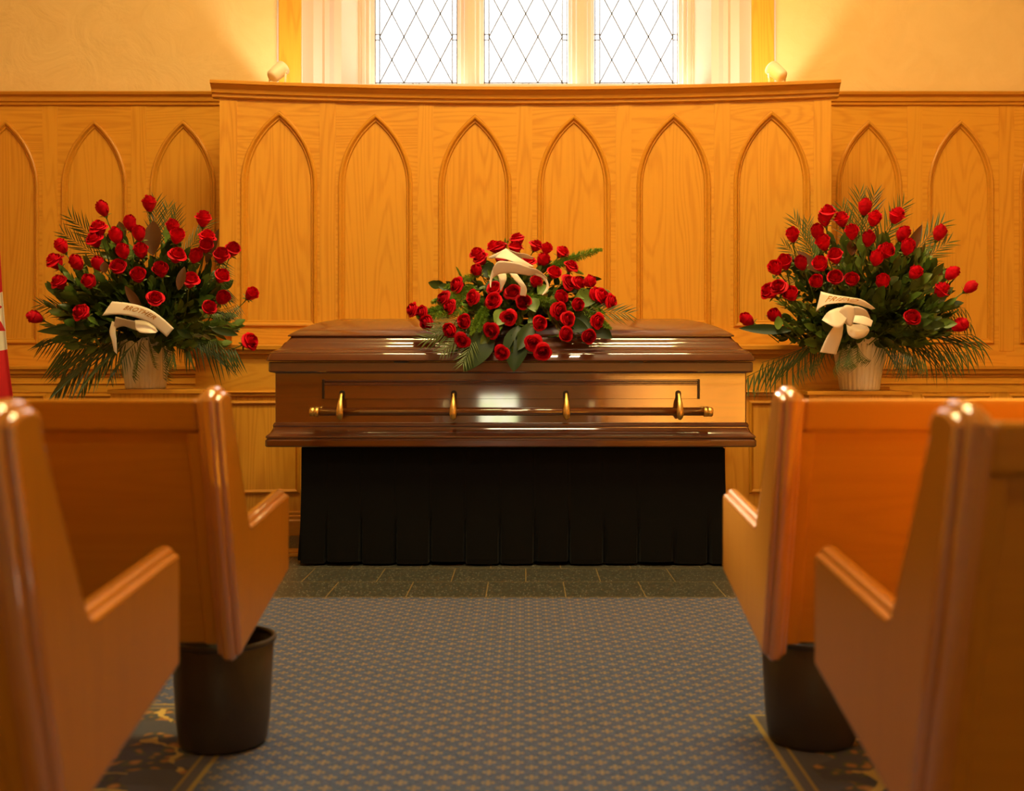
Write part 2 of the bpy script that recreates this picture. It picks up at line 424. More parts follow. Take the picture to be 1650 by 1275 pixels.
# rear wall; unseen door added, its glowing pane makes the glare on the casket
b = MB()
b.box(XL, -0.62, YB - 0.1, YB, 0, ZC); b.box(-0.04, XR, YB - 0.1, YB, 0, ZC); b.box(-0.62, -0.04, YB - 0.1, YB, 2.1, ZC)
struct(b.build('wall_rear', M_WALL))
dr = struct(empty('added_door_1', (-0.33, YB - 0.05, 0)))
b = MB()
b.box(-0.29, -0.22, -0.03, 0.03, 0, 2.1); b.box(0.24, 0.29, -0.03, 0.03, 0, 2.1)
b.box(-0.27, 0.27, -0.025, 0.025, 0.0, 0.12); b.box(-0.27, 0.27, -0.025, 0.025, 0.52, 2.1)
b.build('door_leaf', M_PEWV, dr)
b = MB(); b.box(-0.25, 0.25, -0.004, 0.004, 0.11, 0.53); b.build('door_glow_pane', M_PANE_GLOW, dr)  # added glowing pane, set low for the casket reflection
# back wall (plaster) with the window opening
WX0, WX1, WZ0, WZ1 = -1.475, 1.515, 2.42, 4.85
b = MB()
b.box(XL, WX0, YF, YF + 0.12, 0, ZC); b.box(WX1, XR, YF, YF + 0.12, 0, ZC)
b.box(WX0, WX1, YF, YF + 0.12, 0, WZ0); b.box(WX0, WX1, YF, YF + 0.12, WZ1, ZC)
struct(b.build('wall_back', M_WALL), 'cream plaster wall above the wainscot')
# window: stepped reveal, mullions, glass and leading
win = struct(empty('window_1'), 'tall three light window with diamond leading')
YG = 7.32
b = MB()
def reveal(sg, x_out):
    # plan outline of one jamb (X measured inward from centre), extruded in height
    pr = [(1.348, 6.83), (1.300, 6.93), (1.245, 6.93), (1.235, 6.955), (1.205, 6.955), (1.175, 6.94), (1.130, 6.94), (1.060, 7.16), (1.048, 7.16),
          (1.048, 7.185), (1.020, 7.185), (1.020, 7.23), (1.000, 7.23), (0.995, 7.27), (0.975, 7.29), (0.972, 7.40), (1.50, 7.40), (1.50, 6.83)]
    cx = 0.012
    poly = [(cx + sg * x, y) for x, y in pr]
    if sg > 0: poly.reverse()
    return poly
for sg in (-1, 1):
    b.prism(reveal(sg, 0), lambda u, v, t: (u, v, t), 2.4, WZ1)
# mullions
for cx in (-0.346, 0.364):
    pr = [(-0.084, 7.36), (-0.084, 7.29), (-0.066, 7.27), (-0.060, 7.23), (-0.040, 7.225), (-0.032, 7.19), (-0.012, 7.185), (0.012, 7.185), (0.032, 7.19), (0.040, 7.225), (0.060, 7.23), (0.066, 7.27), (0.084, 7.29), (0.084, 7.36)]
    b.prism([(cx + u, v) for u, v in pr], lambda u, v, t: (u, v, t), 2.4, WZ1)
b.box(-1.49, 1.52, 7.02, 7.42, 2.36, 2.625); b.box(-1.49, 1.52, 6.9, 7.42, WZ1 - 0.02, WZ1 + 0.15)
b.build('window_frame', M_PAINT, win)
GX = [(-0.968, -0.428), (-0.264, 0.280), (0.448, 0.992)]
for (x0, x1) in GX:
    b = MB(); b.box(x0 - 0.01, x1 + 0.01, YG, YG + 0.005, 2.62, WZ1); b.build('glass', M_GLASS, win)
    b = MB(); y0, y1 = YG - 0.006, YG - 0.001
    pxm = YG / F
    bw = 9 * pxm; z0 = EYE + (590 - 139.5) * pxm; zi = EYE + (590 - 134) * pxm
    th = 0.0072
    def bar(xa, za, xb, zb, th=th):
        d = Vector((xb - xa, zb - za)); n = Vector((-d.y, d.x)).normalized() * th / 2
        b.add([(xa + n.x, y0, za + n.y), (xa - n.x, y0, za - n.y), (xb - n.x, y0, zb - n.y), (xb + n.x, y0, zb + n.y),
               (xa + n.x, y1, za + n.y), (xa - n.x, y1, za - n.y), (xb - n.x, y1, zb - n.y), (xb + n.x, y1, zb + n.y)],
              [(0, 1, 2, 3), (4, 7, 6, 5), (0, 4, 5, 1), (1, 5, 6, 2), (2, 6, 7, 3), (3, 7, 4, 0)])
    xi0, xi1 = x0 + bw, x1 - bw
    top = WZ1
    for x in (x0 + th, xi0, xi1, x1 - th): bar(x, z0, x, top)
    bar(x0, zi, x1, zi)
    w = (xi1 - xi0) / 3; h = 37.2 * pxm
    # squares in the border
    k = 0; z = z0
    for zc in (EYE + (590 - 60.5) * pxm, EYE + (590 + 20) * pxm, EYE + (590 + 100) * pxm):
        for xa, xb in ((x0, xi0), (xi1, x1)):
            bar(xa, zc - 4.5 * pxm, xb, zc - 4.5 * pxm, 0.006); bar(xa, zc + 4.5 * pxm, xb, zc + 4.5 * pxm, 0.006)
    xm = (x0 + x1) / 2
    for dx in (-0.02, 0.02): bar(xm + dx, z0 - 0.01, xm + dx, zi)
    # diamonds
    nrow = int((top - zi) / h) + 1
    for r in range(nrow):
        za, zb = zi + r * h, min(zi + (r + 1) * h, top)
        # each column of half width w/2 has one diagonal per row
        for c in range(6):
            xa, xb = xi0 + c * w / 2, xi0 + (c + 1) * w / 2
            # vertices: at even rows x = xi0 + k*w ; at odd rows shifted by w/2
            if (c + r) % 2 == 0: bar(xa, za, xb, zb)
            else: bar(xb, za, xa, zb)
    b.build('leading', M_LEAD, win)

# ------------------------------------------------------------------ wainscot
def arch_outline(cx, hw, zb, zs, za, n=14):
    """pointed arch outline from lower left, over the apex, to lower right"""
    pts = [(cx - hw, zb), (cx - hw, (zb + zs) / 2), (cx - hw, zs)]
    h = za - zs
    # circle arc through (−hw, 0) vertical tangent and (0, h): centre on z = zs at x = c
    c = (h * h - hw * hw) / (2 * hw); rad = hw + c
    a1 = math.atan2(h, c)
    L_ = []
    for i in range(1, n + 1):
        a = a1 * i / n
        L_.append((cx + c - rad * math.cos(a), zs + rad * math.sin(a)))
    pts += L_
    right = [(2 * cx - x, z) for x, z in reversed(pts[:-1])]
    return pts + right
def offset_in(pts, d, cx):
    out = []
    n = len(pts)
    for i, (x, z) in enumerate(pts):
        if i == 0: t = Vector((pts[1][0] - x, pts[1][1] - z))
        elif i == n - 1: t = Vector((x - pts[-2][0], z - pts[-2][1]))
        else: t = (Vector((x - pts[i - 1][0], z - pts[i - 1][1])).normalized() + Vector((pts[i + 1][0] - x, pts[i + 1][1] - z)).normalized())
        t.normalize()
        nn = Vector((t.y, -t.x))
        if i in (0, n - 1): dd = d
        else:
            t2 = Vector((pts[i + 1][0] - x, pts[i + 1][1] - z)).normalized()
            cosang = max(0.35, nn.dot(Vector((t2.y, -t2.x)))); dd = d / cosang
        out.append((x + nn.x * dd, z + nn.y * dd))
    return out
PROF = [(0.0, 0.004), (0.004, -0.008), (0.010, -0.012), (0.018, -0.010), (0.023, -0.002), (0.027, 0.004), (0.033, 0.004), (0.038, 0.012)]
def sweep_arch(b, cx, hw, zb, zs, za, yf, base_h=0.0):
    pts = arch_outline(cx, hw, zb, zs, za)
    rows = []
    for d, y in PROF:
        o = offset_in(pts, d, cx)
        rows.append([(x, yf(x) + y, z + (d if i in (0, len(o) - 1) else 0)) for i, (x, z) in enumerate(o)])
    b.grid(rows, smooth=False)
    # bottom moulding
    rows = []
    for d, y in PROF:
        rows.append([(cx - hw + d + (2 * hw - 2 * d) * t / 4, yf(cx - hw + d + (2 * hw - 2 * d) * t / 4) + y, zb + d) for t in range(5)])
    b.grid(rows, smooth=False)
def arch_panel(cx, hw, zb, zs, za, yf, parent, mat):
    """inset board with pointed top, a solid 12 mm thick"""
    pts = offset_in(arch_outline(cx, hw, zb, zs, za), 0.036, cx)
    b = MB()
    f = [(x, yf(x) + 0.013, max(z, zb + 0.034)) for x, z in pts]; bk = [(x, y + 0.012, z) for x, y, z in f]
    # split in vertical strips so that the curved wall bends it
    n = len(f); half = n // 2
    vs = f + bk; faces = []
    for i in range(half):
        j = n - 1 - i
        if i + 1 <= j - 1: faces.append((i, i + 1, j - 1, j)) if i + 1 != j - 1 else faces.append((i, i + 1, j))
    back = [tuple(reversed([k + n for k in fc])) for fc in faces]
    side = [(i, (i + 1) % n, (i + 1) % n + n, i + n) for i in range(n)]
    b.add(vs, faces + back + side)
    return b.build('arched_panel', mat, parent)
def spandrel(x0, x1, zb, zt, cx, hw, zbm, zs, za, yf, parent, mat):
    """board of one bay with the arched hole cut out, as a thin solid"""
    pts = arch_outline(cx, hw - 0.004, zbm, zs, za)
    b = MB(); rows_f = []
    # outer path matched to inner arch points
    n = len(pts); half = n // 2
    outer = []
    for i, (x, z) in enumerate(pts):
        if i <= half: outer.append((x0 + (x - (cx - hw)) * ((cx - x0) / hw), zt if i > 2 else z))
        else: outer.append((x1 - ((cx + hw) - x) * ((x1 - cx) / hw), zt if i < n - 3 else z))
    # side strips below the spring, top fan above it
    def strip(idx):
        rows = [[], []]
        for i in idx:
            rows[0].append((pts[i][0], yf(pts[i][0]), pts[i][1])); rows[1].append((outer[i][0], yf(outer[i][0]), outer[i][1]))
        b.grid(rows, smooth=False)
    for i in (0, 1, 2): outer[i] = (x0, pts[i][1]); outer[n - 1 - i] = (x1, pts[n - 1 - i][1])
    strip([0, 1, 2])
    strip([n - 3, n - 2, n - 1])
    # fan from spring to top: add corner vertices
    vs = [(x0, yf(x0), zs)]
    lf = [(pts[i][0], yf(pts[i][0]), pts[i][1]) for i in range(2, half + 1)]
    up = [(p[0], yf(p[0]), zt) for p in lf]
    b.add([(x0, yf(x0), zs), (x0, yf(x0), zt)] , [])
    b.grid([[(x0, yf(x0), zs)] + lf, [(x0, yf(x0), zt)] + up], smooth=False)
    lr = [(pts[i][0], yf(pts[i][0]), pts[i][1]) for i in range(half, n - 2)]
    b.grid([lr + [(x1, yf(x1), zs)], [(p[0], yf(p[0]), zt) for p in lr] + [(x1, yf(x1), zt)]], smooth=False)
    # bottom strip under the panel
    b.grid([[(x0 + (x1 - x0) * t / 4, yf(x0 + (x1 - x0) * t / 4), zb) for t in range(5)], [(x0 + (x1 - x0) * t / 4, yf(x0 + (x1 - x0) * t / 4), zbm + 0.002) for t in range(5)]], smooth=False)
    o = b.build('spandrel_board', mat, parent)
    sm = o.modifiers.new('thick', 'SOLIDIFY'); sm.thickness = 0.012; sm.offset = 1 if o.data.polygons[0].normal.y > 0 else -1
    return o
def vbox(b, x0, x1, yfun, t, depth, z0, z1, n=1):
    """board following the plan curve: front face at yfun(x) - t, back at + depth"""
    xs = [x0 + (x1 - x0) * i / n for i in range(n + 1)]
    ring = []
    for x in xs:
        y = yfun(x)
        ring.append([(x, y - t, z0), (x, y - t, z1), (x, y + depth, z1), (x, y + depth, z0)])
    b.grid(ring, smooth=False, close_u=True, cap=True)
def hmould(b, x0, x1, yfun, prof, n=1):
    """horizontal moulding: prof = list of (projection, z), closed behind"""
    xs = [x0 + (x1 - x0) * i / n for i in range(n + 1)]
    rows = []
    for x in xs:
        y = yfun(x)
        rows.append([(x, y + 0.02, prof[0][1])] + [(x, y - p, z) for p, z in prof] + [(x, y + 0.02, prof[-1][1])])
    b.grid(rows, smooth=False, close_u=True, cap=True)

KC = 0.054
yc = lambda x: 6.245 - KC * x * x          # central upper panelling
yd = lambda x: 6.00 - KC * x * x           # central dado
ctr = struct(empty('trim_1', (0, 0, 0)), 'tall central oak panelling with six pointed arches')
ZA, ZS, ZB = 2.263, 1.863, 1.090
centers = [-1.328, -0.8135, -0.2715, 0.2715, 0.8155, 1.338]
edges = [-1.575] + [(centers[i] + centers[i + 1]) / 2 for i in range(5)] + [1.59]
b = MB(); vbox(b, -1.635, 1.645, yc, -0.026, 0.55, 0.02, 2.36, 12); b.build('backing_board', M_OAKV, ctr)
for i, cx in enumerate(centers):
    hw = 0.203
    x0, x1 = edges[i], edges[i + 1]
    spandrel(x0, x1, 0.96, 2.345, cx, hw, ZB, ZS, ZA, yc, ctr, M_OAKH)
    arch_panel(cx, hw, ZB, ZS, ZA, yc, ctr, M_OAKV)
    b = MB(); sweep_arch(b, cx, hw, ZB, ZS, ZA, yc); b.build('arch_moulding', M_OAKP, ctr)
for i, x in enumerate([-1.592] + edges[1:-1] + [1.602]):
    w = 0.043 if 0 < i < 6 else 0.045
    b = MB(); vbox(b, x - w, x + w, yc, 0.003, 0.02, 1.055, 2.335); b.build('stile', M_OAKV, ctr)
b = MB(); hmould(b, -1.672, 1.682, yc, [(0.012, 2.318), (0.018, 2.324), (0.018, 2.338), (0.030, 2.344), (0.034, 2.362), (0.048, 2.376), (0.052, 2.382), (0.062, 2.386), (0.062, 2.400), (0.058, 2.404)], 12)
vbox(b, -1.672, 1.682, lambda x: yc(x) + 0.3, 0.29, 0.30, 2.395, 2.404, 12)
b.build('cornice', M_OAKP, ctr)
# plinth/ledge and dado
b = MB(); vbox(b, -1.69, 1.69, yd, 0.0, 0.3, 0.0, 0.97, 12); b.build('dado_body', M_OAKV, ctr)
b = MB(); hmould(b, -1.735, 1.735, lambda x: yd(x), [(0.004, 0.918), (0.012, 0.922), (0.014, 0.936), (0.030, 0.944), (0.034, 0.962), (0.045, 0.966), (0.045, 0.985), (0.040, 0.99)], 12)
vbox(b, -1.735, 1.735, lambda x: yd(x) + 0.15, 0.15, 0.16, 0.967, 0.99, 12)
b.build('ledge', M_OAKP, ctr)
b = MB(); vbox(b, -1.692, 1.692, yd, 0.006, 0.01, 0.75, 0.922, 12); b.build('frieze', M_OAKH, ctr)
b = MB(); hmould(b, -1.692, 1.692, yd, [(0.004, 0.722), (0.014, 0.727), (0.014, 0.738), (0.022, 0.744), (0.006, 0.752)], 12); b.build('dado_rail', M_OAKP, ctr)
b = MB(); hmould(b, -1.695, 1.695, yd, [(0.030, 0.0), (0.030, 0.075), (0.022, 0.083), (0.022, 0.098), (0.014, 0.104), (0.014, 0.118), (0.002, 0.124)], 12); b.build('baseboard', M_OAKP, ctr)
def frame_mould(b, x0, x1, z0, z1, yf, wdt=0.024):
    prof = [(0, -0.001), (0.004, -0.010), (0.012, -0.013), (0.018, -0.007), (wdt, -0.001)]
    for (ax, az, bx, bz, dx, dz) in ((x0, z0, x0, z1, 1, 0), (x1, z0, x1, z1, -1, 0), (x0, z0, x1, z0, 0, 1), (x0, z1, x1, z1, 0, -1)):
        rows = []
        for d, y in prof:
            if dx: pa, pb = (ax + dx * d, az + d), (bx + dx * d, bz - d)
            else: pa, pb = (ax + d, az + dz * d), (bx - d, bz + dz * d)
            n = 3
            rows.append([(pa[0] + (pb[0] - pa[0]) * t / n, yf(pa[0] + (pb[0] - pa[0]) * t / n) + y, pa[1] + (pb[1] - pa[1]) * t / n) for t in range(n + 1)])
        b.grid(rows, smooth=False)
for cx, hw in ((-1.385, 0.215), (-0.81, 0.24), (-0.27, 0.2), (0.27, 0.2), (0.81, 0.24), (1.385, 0.215)):
    b = MB(); frame_mould(b, cx - hw, cx + hw, 0.215, 0.70, yd); b.build('panel_frame', M_OAKP, ctr)

# side sections
def side_section(nm, label, xs0, xs1, cents, frames, dados):
    ys = lambda x: 6.83 - 0.0
    t = struct(empty(nm), label)
    b = MB(); b.box(xs0, xs1, 6.795 + 0.03, 6.855, 0.0, 2.47); b.build('backing_board', M_OAKV, t)
    ysf = lambda x: 6.80
    es = [cents[0] - 0.265] + [(cents[i] + cents[i + 1]) / 2 for i in range(len(cents) - 1)] + [cents[-1] + 0.265]
    for i, cx in enumerate(cents):
        spandrel(es[i], es[i + 1], 0.86, 2.46, cx, 0.2, 1.010, 1.943, 2.354, ysf, t, M_OAKH)
        arch_panel(cx, 0.2, 1.010, 1.943, 2.354, ysf, t, M_OAKV)
        b = MB(); sweep_arch(b, cx, 0.2, 1.010, 1.943, 2.354, ysf); b.build('arch_moulding', M_OAKP, t)
    for x in es:
        b = MB(); vbox(b, x - 0.045, x + 0.045, ysf, 0.003, 0.02, 0.97, 2.45); b.build('stile', M_OAKV, t)
    if xs0 < 0: fill = (xs0, es[0])
    else: fill = (es[-1], xs1)
    b = MB(); vbox(b, fill[0], fill[1], ysf, 0.0, 0.02, 0.86, 2.46); b.build('plain_board', M_OAKV, t)
    fill = (es[-1], xs1) if xs0 < 0 else (xs0, es[0])
    if fill[1] - fill[0] > 0.01:
        b = MB(); vbox(b, fill[0], fill[1], ysf, 0.0, 0.02, 0.86, 2.46); b.build('plain_board', M_OAKV, t)
    b = MB(); hmould(b, xs0, xs1, ysf, [(0.004, 2.438), (0.014, 2.443), (0.014, 2.456), (0.024, 2.462), (0.028, 2.488), (0.045, 2.498), (0.050, 2.512), (0.046, 2.516)]); b.build('cornice', M_OAKP, t)
    b = MB(); b.box(xs0, xs1, 6.70, 6.83, 0.0, 0.86); b.build('dado_body', M_OAKV, t)
    f0 = lambda x: 6.70
    b = MB(); hmould(b, xs0, xs1, f0, [(0.004, 0.812), (0.010, 0.816), (0.010, 0.828), (0.024, 0.836), (0.028, 0.856), (0.038, 0.862), (0.038, 0.878), (0.034, 0.882)])
    b.box(xs0, xs1, 6.70, 6.80, 0.858, 0.88); b.build('ledge', M_OAKP, t)
    b = MB(); vbox(b, xs0, xs1, f0, 0.004, 0.01, 0.725, 0.812); b.build('frieze', M_OAKH, t)
    b = MB(); hmould(b, xs0, xs1, f0, [(0.004, 0.772), (0.012, 0.776), (0.006, 0.784)]); b.build('dado_rail', M_OAKP, t)
    b = MB(); hmould(b, xs0, xs1, f0, [(0.022, 0.0), (0.022, 0.08), (0.014, 0.10), (0.002, 0.12)]); b.build('baseboard', M_OAKP, t)
    for x0, x1 in frames:
        b = MB(); frame_mould(b, x0, x1, 0.22, 0.715, f0); b.build('panel_frame', M_OAKP, t)
side_section('trim_2', 'lower oak panelling with pointed arches left of the tall centre', XL, -1.64, [-3.635, -3.105, -2.575, -2.045],
             [(-3.76, -3.34), (-3.24, -2.82), (-2.71, -2.285), (-2.17, -1.75)], None)
side_section('trim_3', 'lower oak panelling with pointed arches right of the tall centre', 1.66, XR, [2.063, 2.612, 3.16, 3.71],
             [(1.82, 2.24), (2.337, 2.758), (2.857, 3.28), (3.38, 3.80)], None)
# wooden casing strips beside the window
for sg, nm in ((-1, 'trim_4'), (1, 'trim_5')):
    cx = 0.012
    b = MB(); x0, x1 = sorted((cx + sg * 1.352, cx + sg * 1.488)); b.box(x0, x1, 6.815, 6.87, 2.40, WZ1)
    struct(b.build(nm, M_OAKV, bevel=0.004), 'upright oak casing strip %s of the window' % ('left' if sg < 0 else 'right'))

# ------------------------------------------------------------------ ceiling lamps (their light is set at the top)
for i, (lx, ly, lw, lc) in enumerate(CEIL):
    t = empty('ceiling_lamp', (lx, ly, 5.0), ['rectangular ceiling lamp above the left end of the casket', 'rectangular ceiling lamp above the right end of the casket', 'rectangular ceiling lamp above the pews', 'rectangular ceiling lamp behind the pews'][i], 'ceiling lamp', 'ceiling lamps')
    b = MB(); b.box(-0.68, 0.68, -0.36, 0.36, -0.05, 0.0); b.build('housing', M_LAMP, t)
    b = MB(); b.box(-0.6, 0.6, -0.3, 0.3, -0.056, -0.05); b.build('diffuser', M_GLOW, t)

# ------------------------------------------------------------------ spot lamps on the cornice
def spot(px, py, Y, aim, label):
    base = P(px, py, Y); base.z = 2.4045
    t = empty('spotlight', base, label, 'spotlight', 'spotlights on the cornice')
    b = MB()
    rings = [[(r * math.cos(2 * PI * k / 20), r * math.sin(2 * PI * k / 20), z) for k in range(20)] for r, z in ((0.030, 0), (0.030, 0.008), (0.022, 0.012))]
    b.grid(rings, smooth=False, close_u=True, cap=True); b.build('base', M_LAMP, t)
    b = MB()
    pv = Vector((0, 0, 0.105))
    for s_ in (-1, 1): b.tube([(s_ * 0.012, 0, 0.01), (s_ * 0.042, 0, 0.035), (s_ * 0.046, 0, 0.105)], 0.0055, 8)
    b.tube([(-0.054, 0, 0.105), (0.054, 0, 0.105)], 0.007, 8); b.build('yoke', M_LAMP, t)
    d = (Vector(aim) - (base + pv)).normalized()
    q = d.to_track_quat('Z', 'Y')
    b = MB(); prof = [(0.008, -0.056), (0.026, -0.054), (0.036, -0.044), (0.038, -0.020), (0.041, 0.030), (0.042, 0.052), (0.038, 0.052), (0.035, 0.030)]
    rows = [[pv + q @ Vector((r * math.cos(2 * PI * k / 24), r * math.sin(2 * PI * k / 24), z)) for k in range(24)] for r, z in prof]
    b.grid(rows, smooth=True, close_u=True, cap=True); b.build('lamp_head', M_LAMP, t)
    l = bpy.data.lights.new('spot_bulb', 'SPOT'); l.energy = 13; l.color = (1, 0.86, 0.66); l.spot_size = math.radians(150); l.spot_blend = 0.25; l.shadow_soft_size = 0.012
    lo = bpy.data.objects.new('spot_bulb', l); COL.objects.link(lo); lo.location = base + pv + d * 0.054
    lo.rotation_euler = d.to_track_quat('-Z', 'Y').to_euler()
spot(447, 133, 6.30, (-0.75, 6.95, 3.30), 'small cream spotlight on the cornice by the window, the one on the left')
spot(1252, 131, 6.30, (0.78, 6.95, 3.30), 'small cream spotlight on the cornice by the window, the one on the right')

# ------------------------------------------------------------------ casket and its draped stand
CK = Vector((-0.06, 5.30, 0))
def rr(hx, hy, z, r=0.02, n=4):
    pts = []
    r = min(r, hx * 0.9, hy * 0.9)
    for qx, qy, a0 in ((1, 1, 0), (-1, 1, PI / 2), (-1, -1, PI), (1, -1, 1.5 * PI)):
        for i in range(n + 1):
            a = a0 + PI / 2 * i / n
            pts.append((qx * (hx - r) + r * math.cos(a), qy * (hy - r) + r * math.sin(a), z))
    return pts
casket = empty('casket', (CK.x, CK.y, 0.525), 'polished dark cherry wood casket with brass fittings on a black skirted stand', 'casket')
def loft(name, prof, mat, parent, r=0.012, z0=0.525, smooth=False, n=3):
    b = MB(); b.grid([rr(hx, hy, z - z0, r, n) for hx, hy, z in prof], smooth=smooth, close_u=True, cap=True)
    return b.build(name, mat, parent)
def smoothpath(pts, n):
    return [tuple(p) for p in catmull(pts, n)]
base_p = [(1.05, 0.30, 0.525), (1.072, 0.328, 0.525), (1.077, 0.333, 0.530), (1.077, 0.333, 0.553), (1.072, 0.328, 0.558), (1.070, 0.326, 0.562), (1.076, 0.332, 0.567), (1.074, 0.331, 0.573)] \
    + smoothpath([(1.068, 0.325, 0.578), (1.058, 0.315, 0.588), (1.050, 0.307, 0.602), (1.048, 0.305, 0.612), (1.049, 0.307, 0.618), (1.044, 0.304, 0.628), (1.036, 0.298, 0.632), (1.0, 0.26, 0.632)], 21)
loft('base_moulding', base_p, M_CASK, casket)
loft('body', [(1.038, 0.298, 0.628), (1.038, 0.298, 0.862)], M_CASK, casket, 0.006)
loft('rim_moulding', [(1.03, 0.29, 0.848), (1.040, 0.300, 0.848), (1.060, 0.318, 0.853), (1.064, 0.322, 0.858), (1.064, 0.322, 0.893), (1.060, 0.318, 0.898), (1.03, 0.29, 0.898)], M_CASK, casket)
lid_p = [(1.03, 0.29, 0.900), (1.068, 0.325, 0.901), (1.074, 0.331, 0.905), (1.064, 0.322, 0.930), (1.060, 0.318, 0.935), (1.060, 0.318, 0.939), (1.052, 0.309, 0.942), (1.046, 0.303, 0.949), (1.038, 0.293, 0.951),
         (1.030, 0.285, 0.955), (1.022, 0.277, 0.962), (1.014, 0.270, 0.973), (1.010, 0.266, 0.981), (1.004, 0.262, 0.986), (1.000, 0.257, 0.987), (0.994, 0.25, 0.995), (0.985, 0.242, 1.006), (0.984, 0.240, 1.011), (0.995, 0.246, 1.012), (0.997, 0.248, 1.016)] \
    + smoothpath([(0.992, 0.243, 1.021), (0.965, 0.214, 1.039), (0.935, 0.178, 1.056), (0.900, 0.135, 1.072), (0.862, 0.090, 1.085), (0.82, 0.05, 1.094), (0.79, 0.03, 1.099)], 22)
lid = loft('lid', lid_p, M_CASK, casket, 0.016, n=4)
for p in lid.data.polygons: p.use_smooth = True
md = lid.modifiers.new('edges', 'EDGE_SPLIT'); md.split_angle = 0.45
# long raised panel frame on the front
FY = -0.298
b = MB()
x0, x1 = (521 - 823) / 366.0, (1125 - 823) / 366.0
for zt, zb_, yy in ((0.820, 0.812, 0.012), (0.812, 0.804, 0.007), (0.804, 0.796, 0.010)): b.box(x0, x1, FY - yy, FY + 0.004, zb_, zt)
b.v = [(x, y, z - 0.525) for x, y, z in b.v]
b.build('front_moulding', M_CASK, casket, bevel=0.003)
b = MB(); b.box(x0, x1, FY - 0.004, FY + 0.003, 0.735 - 0.525, 0.798 - 0.525); b.build('front_panel', M_CASK, casket, bevel=0.0015)
for xa in (x0 - 0.004, x1 - 0.004):
    b = MB(); b.box(xa, xa + 0.010, FY - 0.013, FY + 0.004, 0.735 - 0.525, 0.822 - 0.525); b.build('panel_end_strip', M_CASKD, casket, bevel=0.002)
# carrying bar with brass arms
def bx_(px): return (px - 823) / 372.0 - 0.0
bar_y = FY - 0.050; bar_z = EYE - (664.5 - 590) / 372.0 - 0.525
b = MB(); b.tube([(bx_(508), bar_y, bar_z), (bx_(1140), bar_y, bar_z)], 0.0165, 20); hb = b.build('handle_bar', M_CASK, casket)
for sx, px in ((-1, 505), (1, 1143)):
    b = MB(); x = bx_(px)
    b.tube([(x - sx * 0.019, bar_y, bar_z), (x - sx * 0.0185, bar_y, bar_z), (x, bar_y, bar_z), (x + sx * 0.0005, bar_y, bar_z), (x + sx * 0.004, bar_y, bar_z), (x + sx * 0.017, bar_y, bar_z), (x + sx * 0.021, bar_y, bar_z)], [0.0175, 0.0205, 0.0205, 0.018, 0.0205, 0.0205, 0.016], 20)
    b.build('end_cap', M_BRASS, hb)
for px in (547, 730, 913.5, 1097):
    x = bx_(px)
    b = MB()
    prof = [(0.000, 0.004, 0.762), (0.002, 0.006, 0.758), (0.012, 0.0075, 0.742), (0.024, 0.011, 0.72), (0.030, 0.0145, 0.692), (0.031, 0.0155, 0.672), (0.029, 0.013, 0.658), (0.025, 0.008, 0.649), (0.022, 0.004, 0.645)]
    rows = []
    for dy, r, z in prof:
        rows.append([(x + r * math.cos(a), FY - 0.018 - dy * 1.5 - 0.008 - abs(math.sin(a)) * 0 + 0.010 * math.sin(a) * (r / 0.0155), z - 0.525) for a in [2 * PI * k / 16 for k in range(16)]])
    b.grid(rows, close_u=True, cap=True)
    b.tube([(x, FY - 0.002, 0.756 - 0.525), (x, FY - 0.030, 0.752 - 0.525)], 0.005, 8)
    ha = b.build('handle_arm', M_BRASS, casket); ha['label'] = 'brass handle arm'
    b = MB()
    pl = [(0.013 * math.cos(a), 0.013 * math.sin(a) + 0.760) for a in [PI * k / 10 for k in range(11)]] + [(-0.012, 0.735), (0.012, 0.735)]
    b.prism(pl, lambda u, v, t: (x + u, t, v - 0.525), FY - 0.007, FY)
    b.build('socket', M_CASKD, ha, bevel=0.002)
# little hinge marks under the lid edge
for px in (644, 1028):
    b = MB(); x = bx_(px); b.box(x - 0.03, x + 0.03, -0.3245, -0.30, 0.893 - 0.525, 0.9015 - 0.525); b.build('lid_catch', M_CASKD, casket, bevel=0.001)

# bier with pleated skirt
bier = empty('casket_stand', (CK.x + 0.01, CK.y, 0), 'casket stand hidden under a pleated black cloth skirt', 'casket stand')
b = MB(); b.box(-0.90, 0.90, -0.25, 0.25, 0.50, 0.524)
for sx in (-1, 1):
    for sy in (-1, 1): b.box(sx * 0.80 - 0.02, sx * 0.80 + 0.02, sy * 0.20 - 0.02, sy * 0.20 + 0.02, 0.0, 0.50)
b.build('frame', M_CASKD, bier)
b = MB()
hx, hy = 0.935, 0.285
path = []
segs = [((-hx, -hy), (hx, -hy), 1.87), ((hx, -hy), (hx, hy), 0.57), ((hx, hy), (-hx, hy), 1.87), ((-hx, hy), (-hx, -hy), 0.57)]
step = 0.0085
for a_, c_, ln in segs:
    n = int(ln / step)
    for i in range(n): path.append((Vector(a_).lerp(Vector(c_), i / n), Vector((c_[1] - a_[1], -(c_[0] - a_[0]))).normalized()))
zs_ = [0.004, 0.03, 0.07, 0.12, 0.17, 0.21, 0.26, 0.34, 0.42, 0.49, 0.515, 0.523]
rows = []
pw = 0.1535
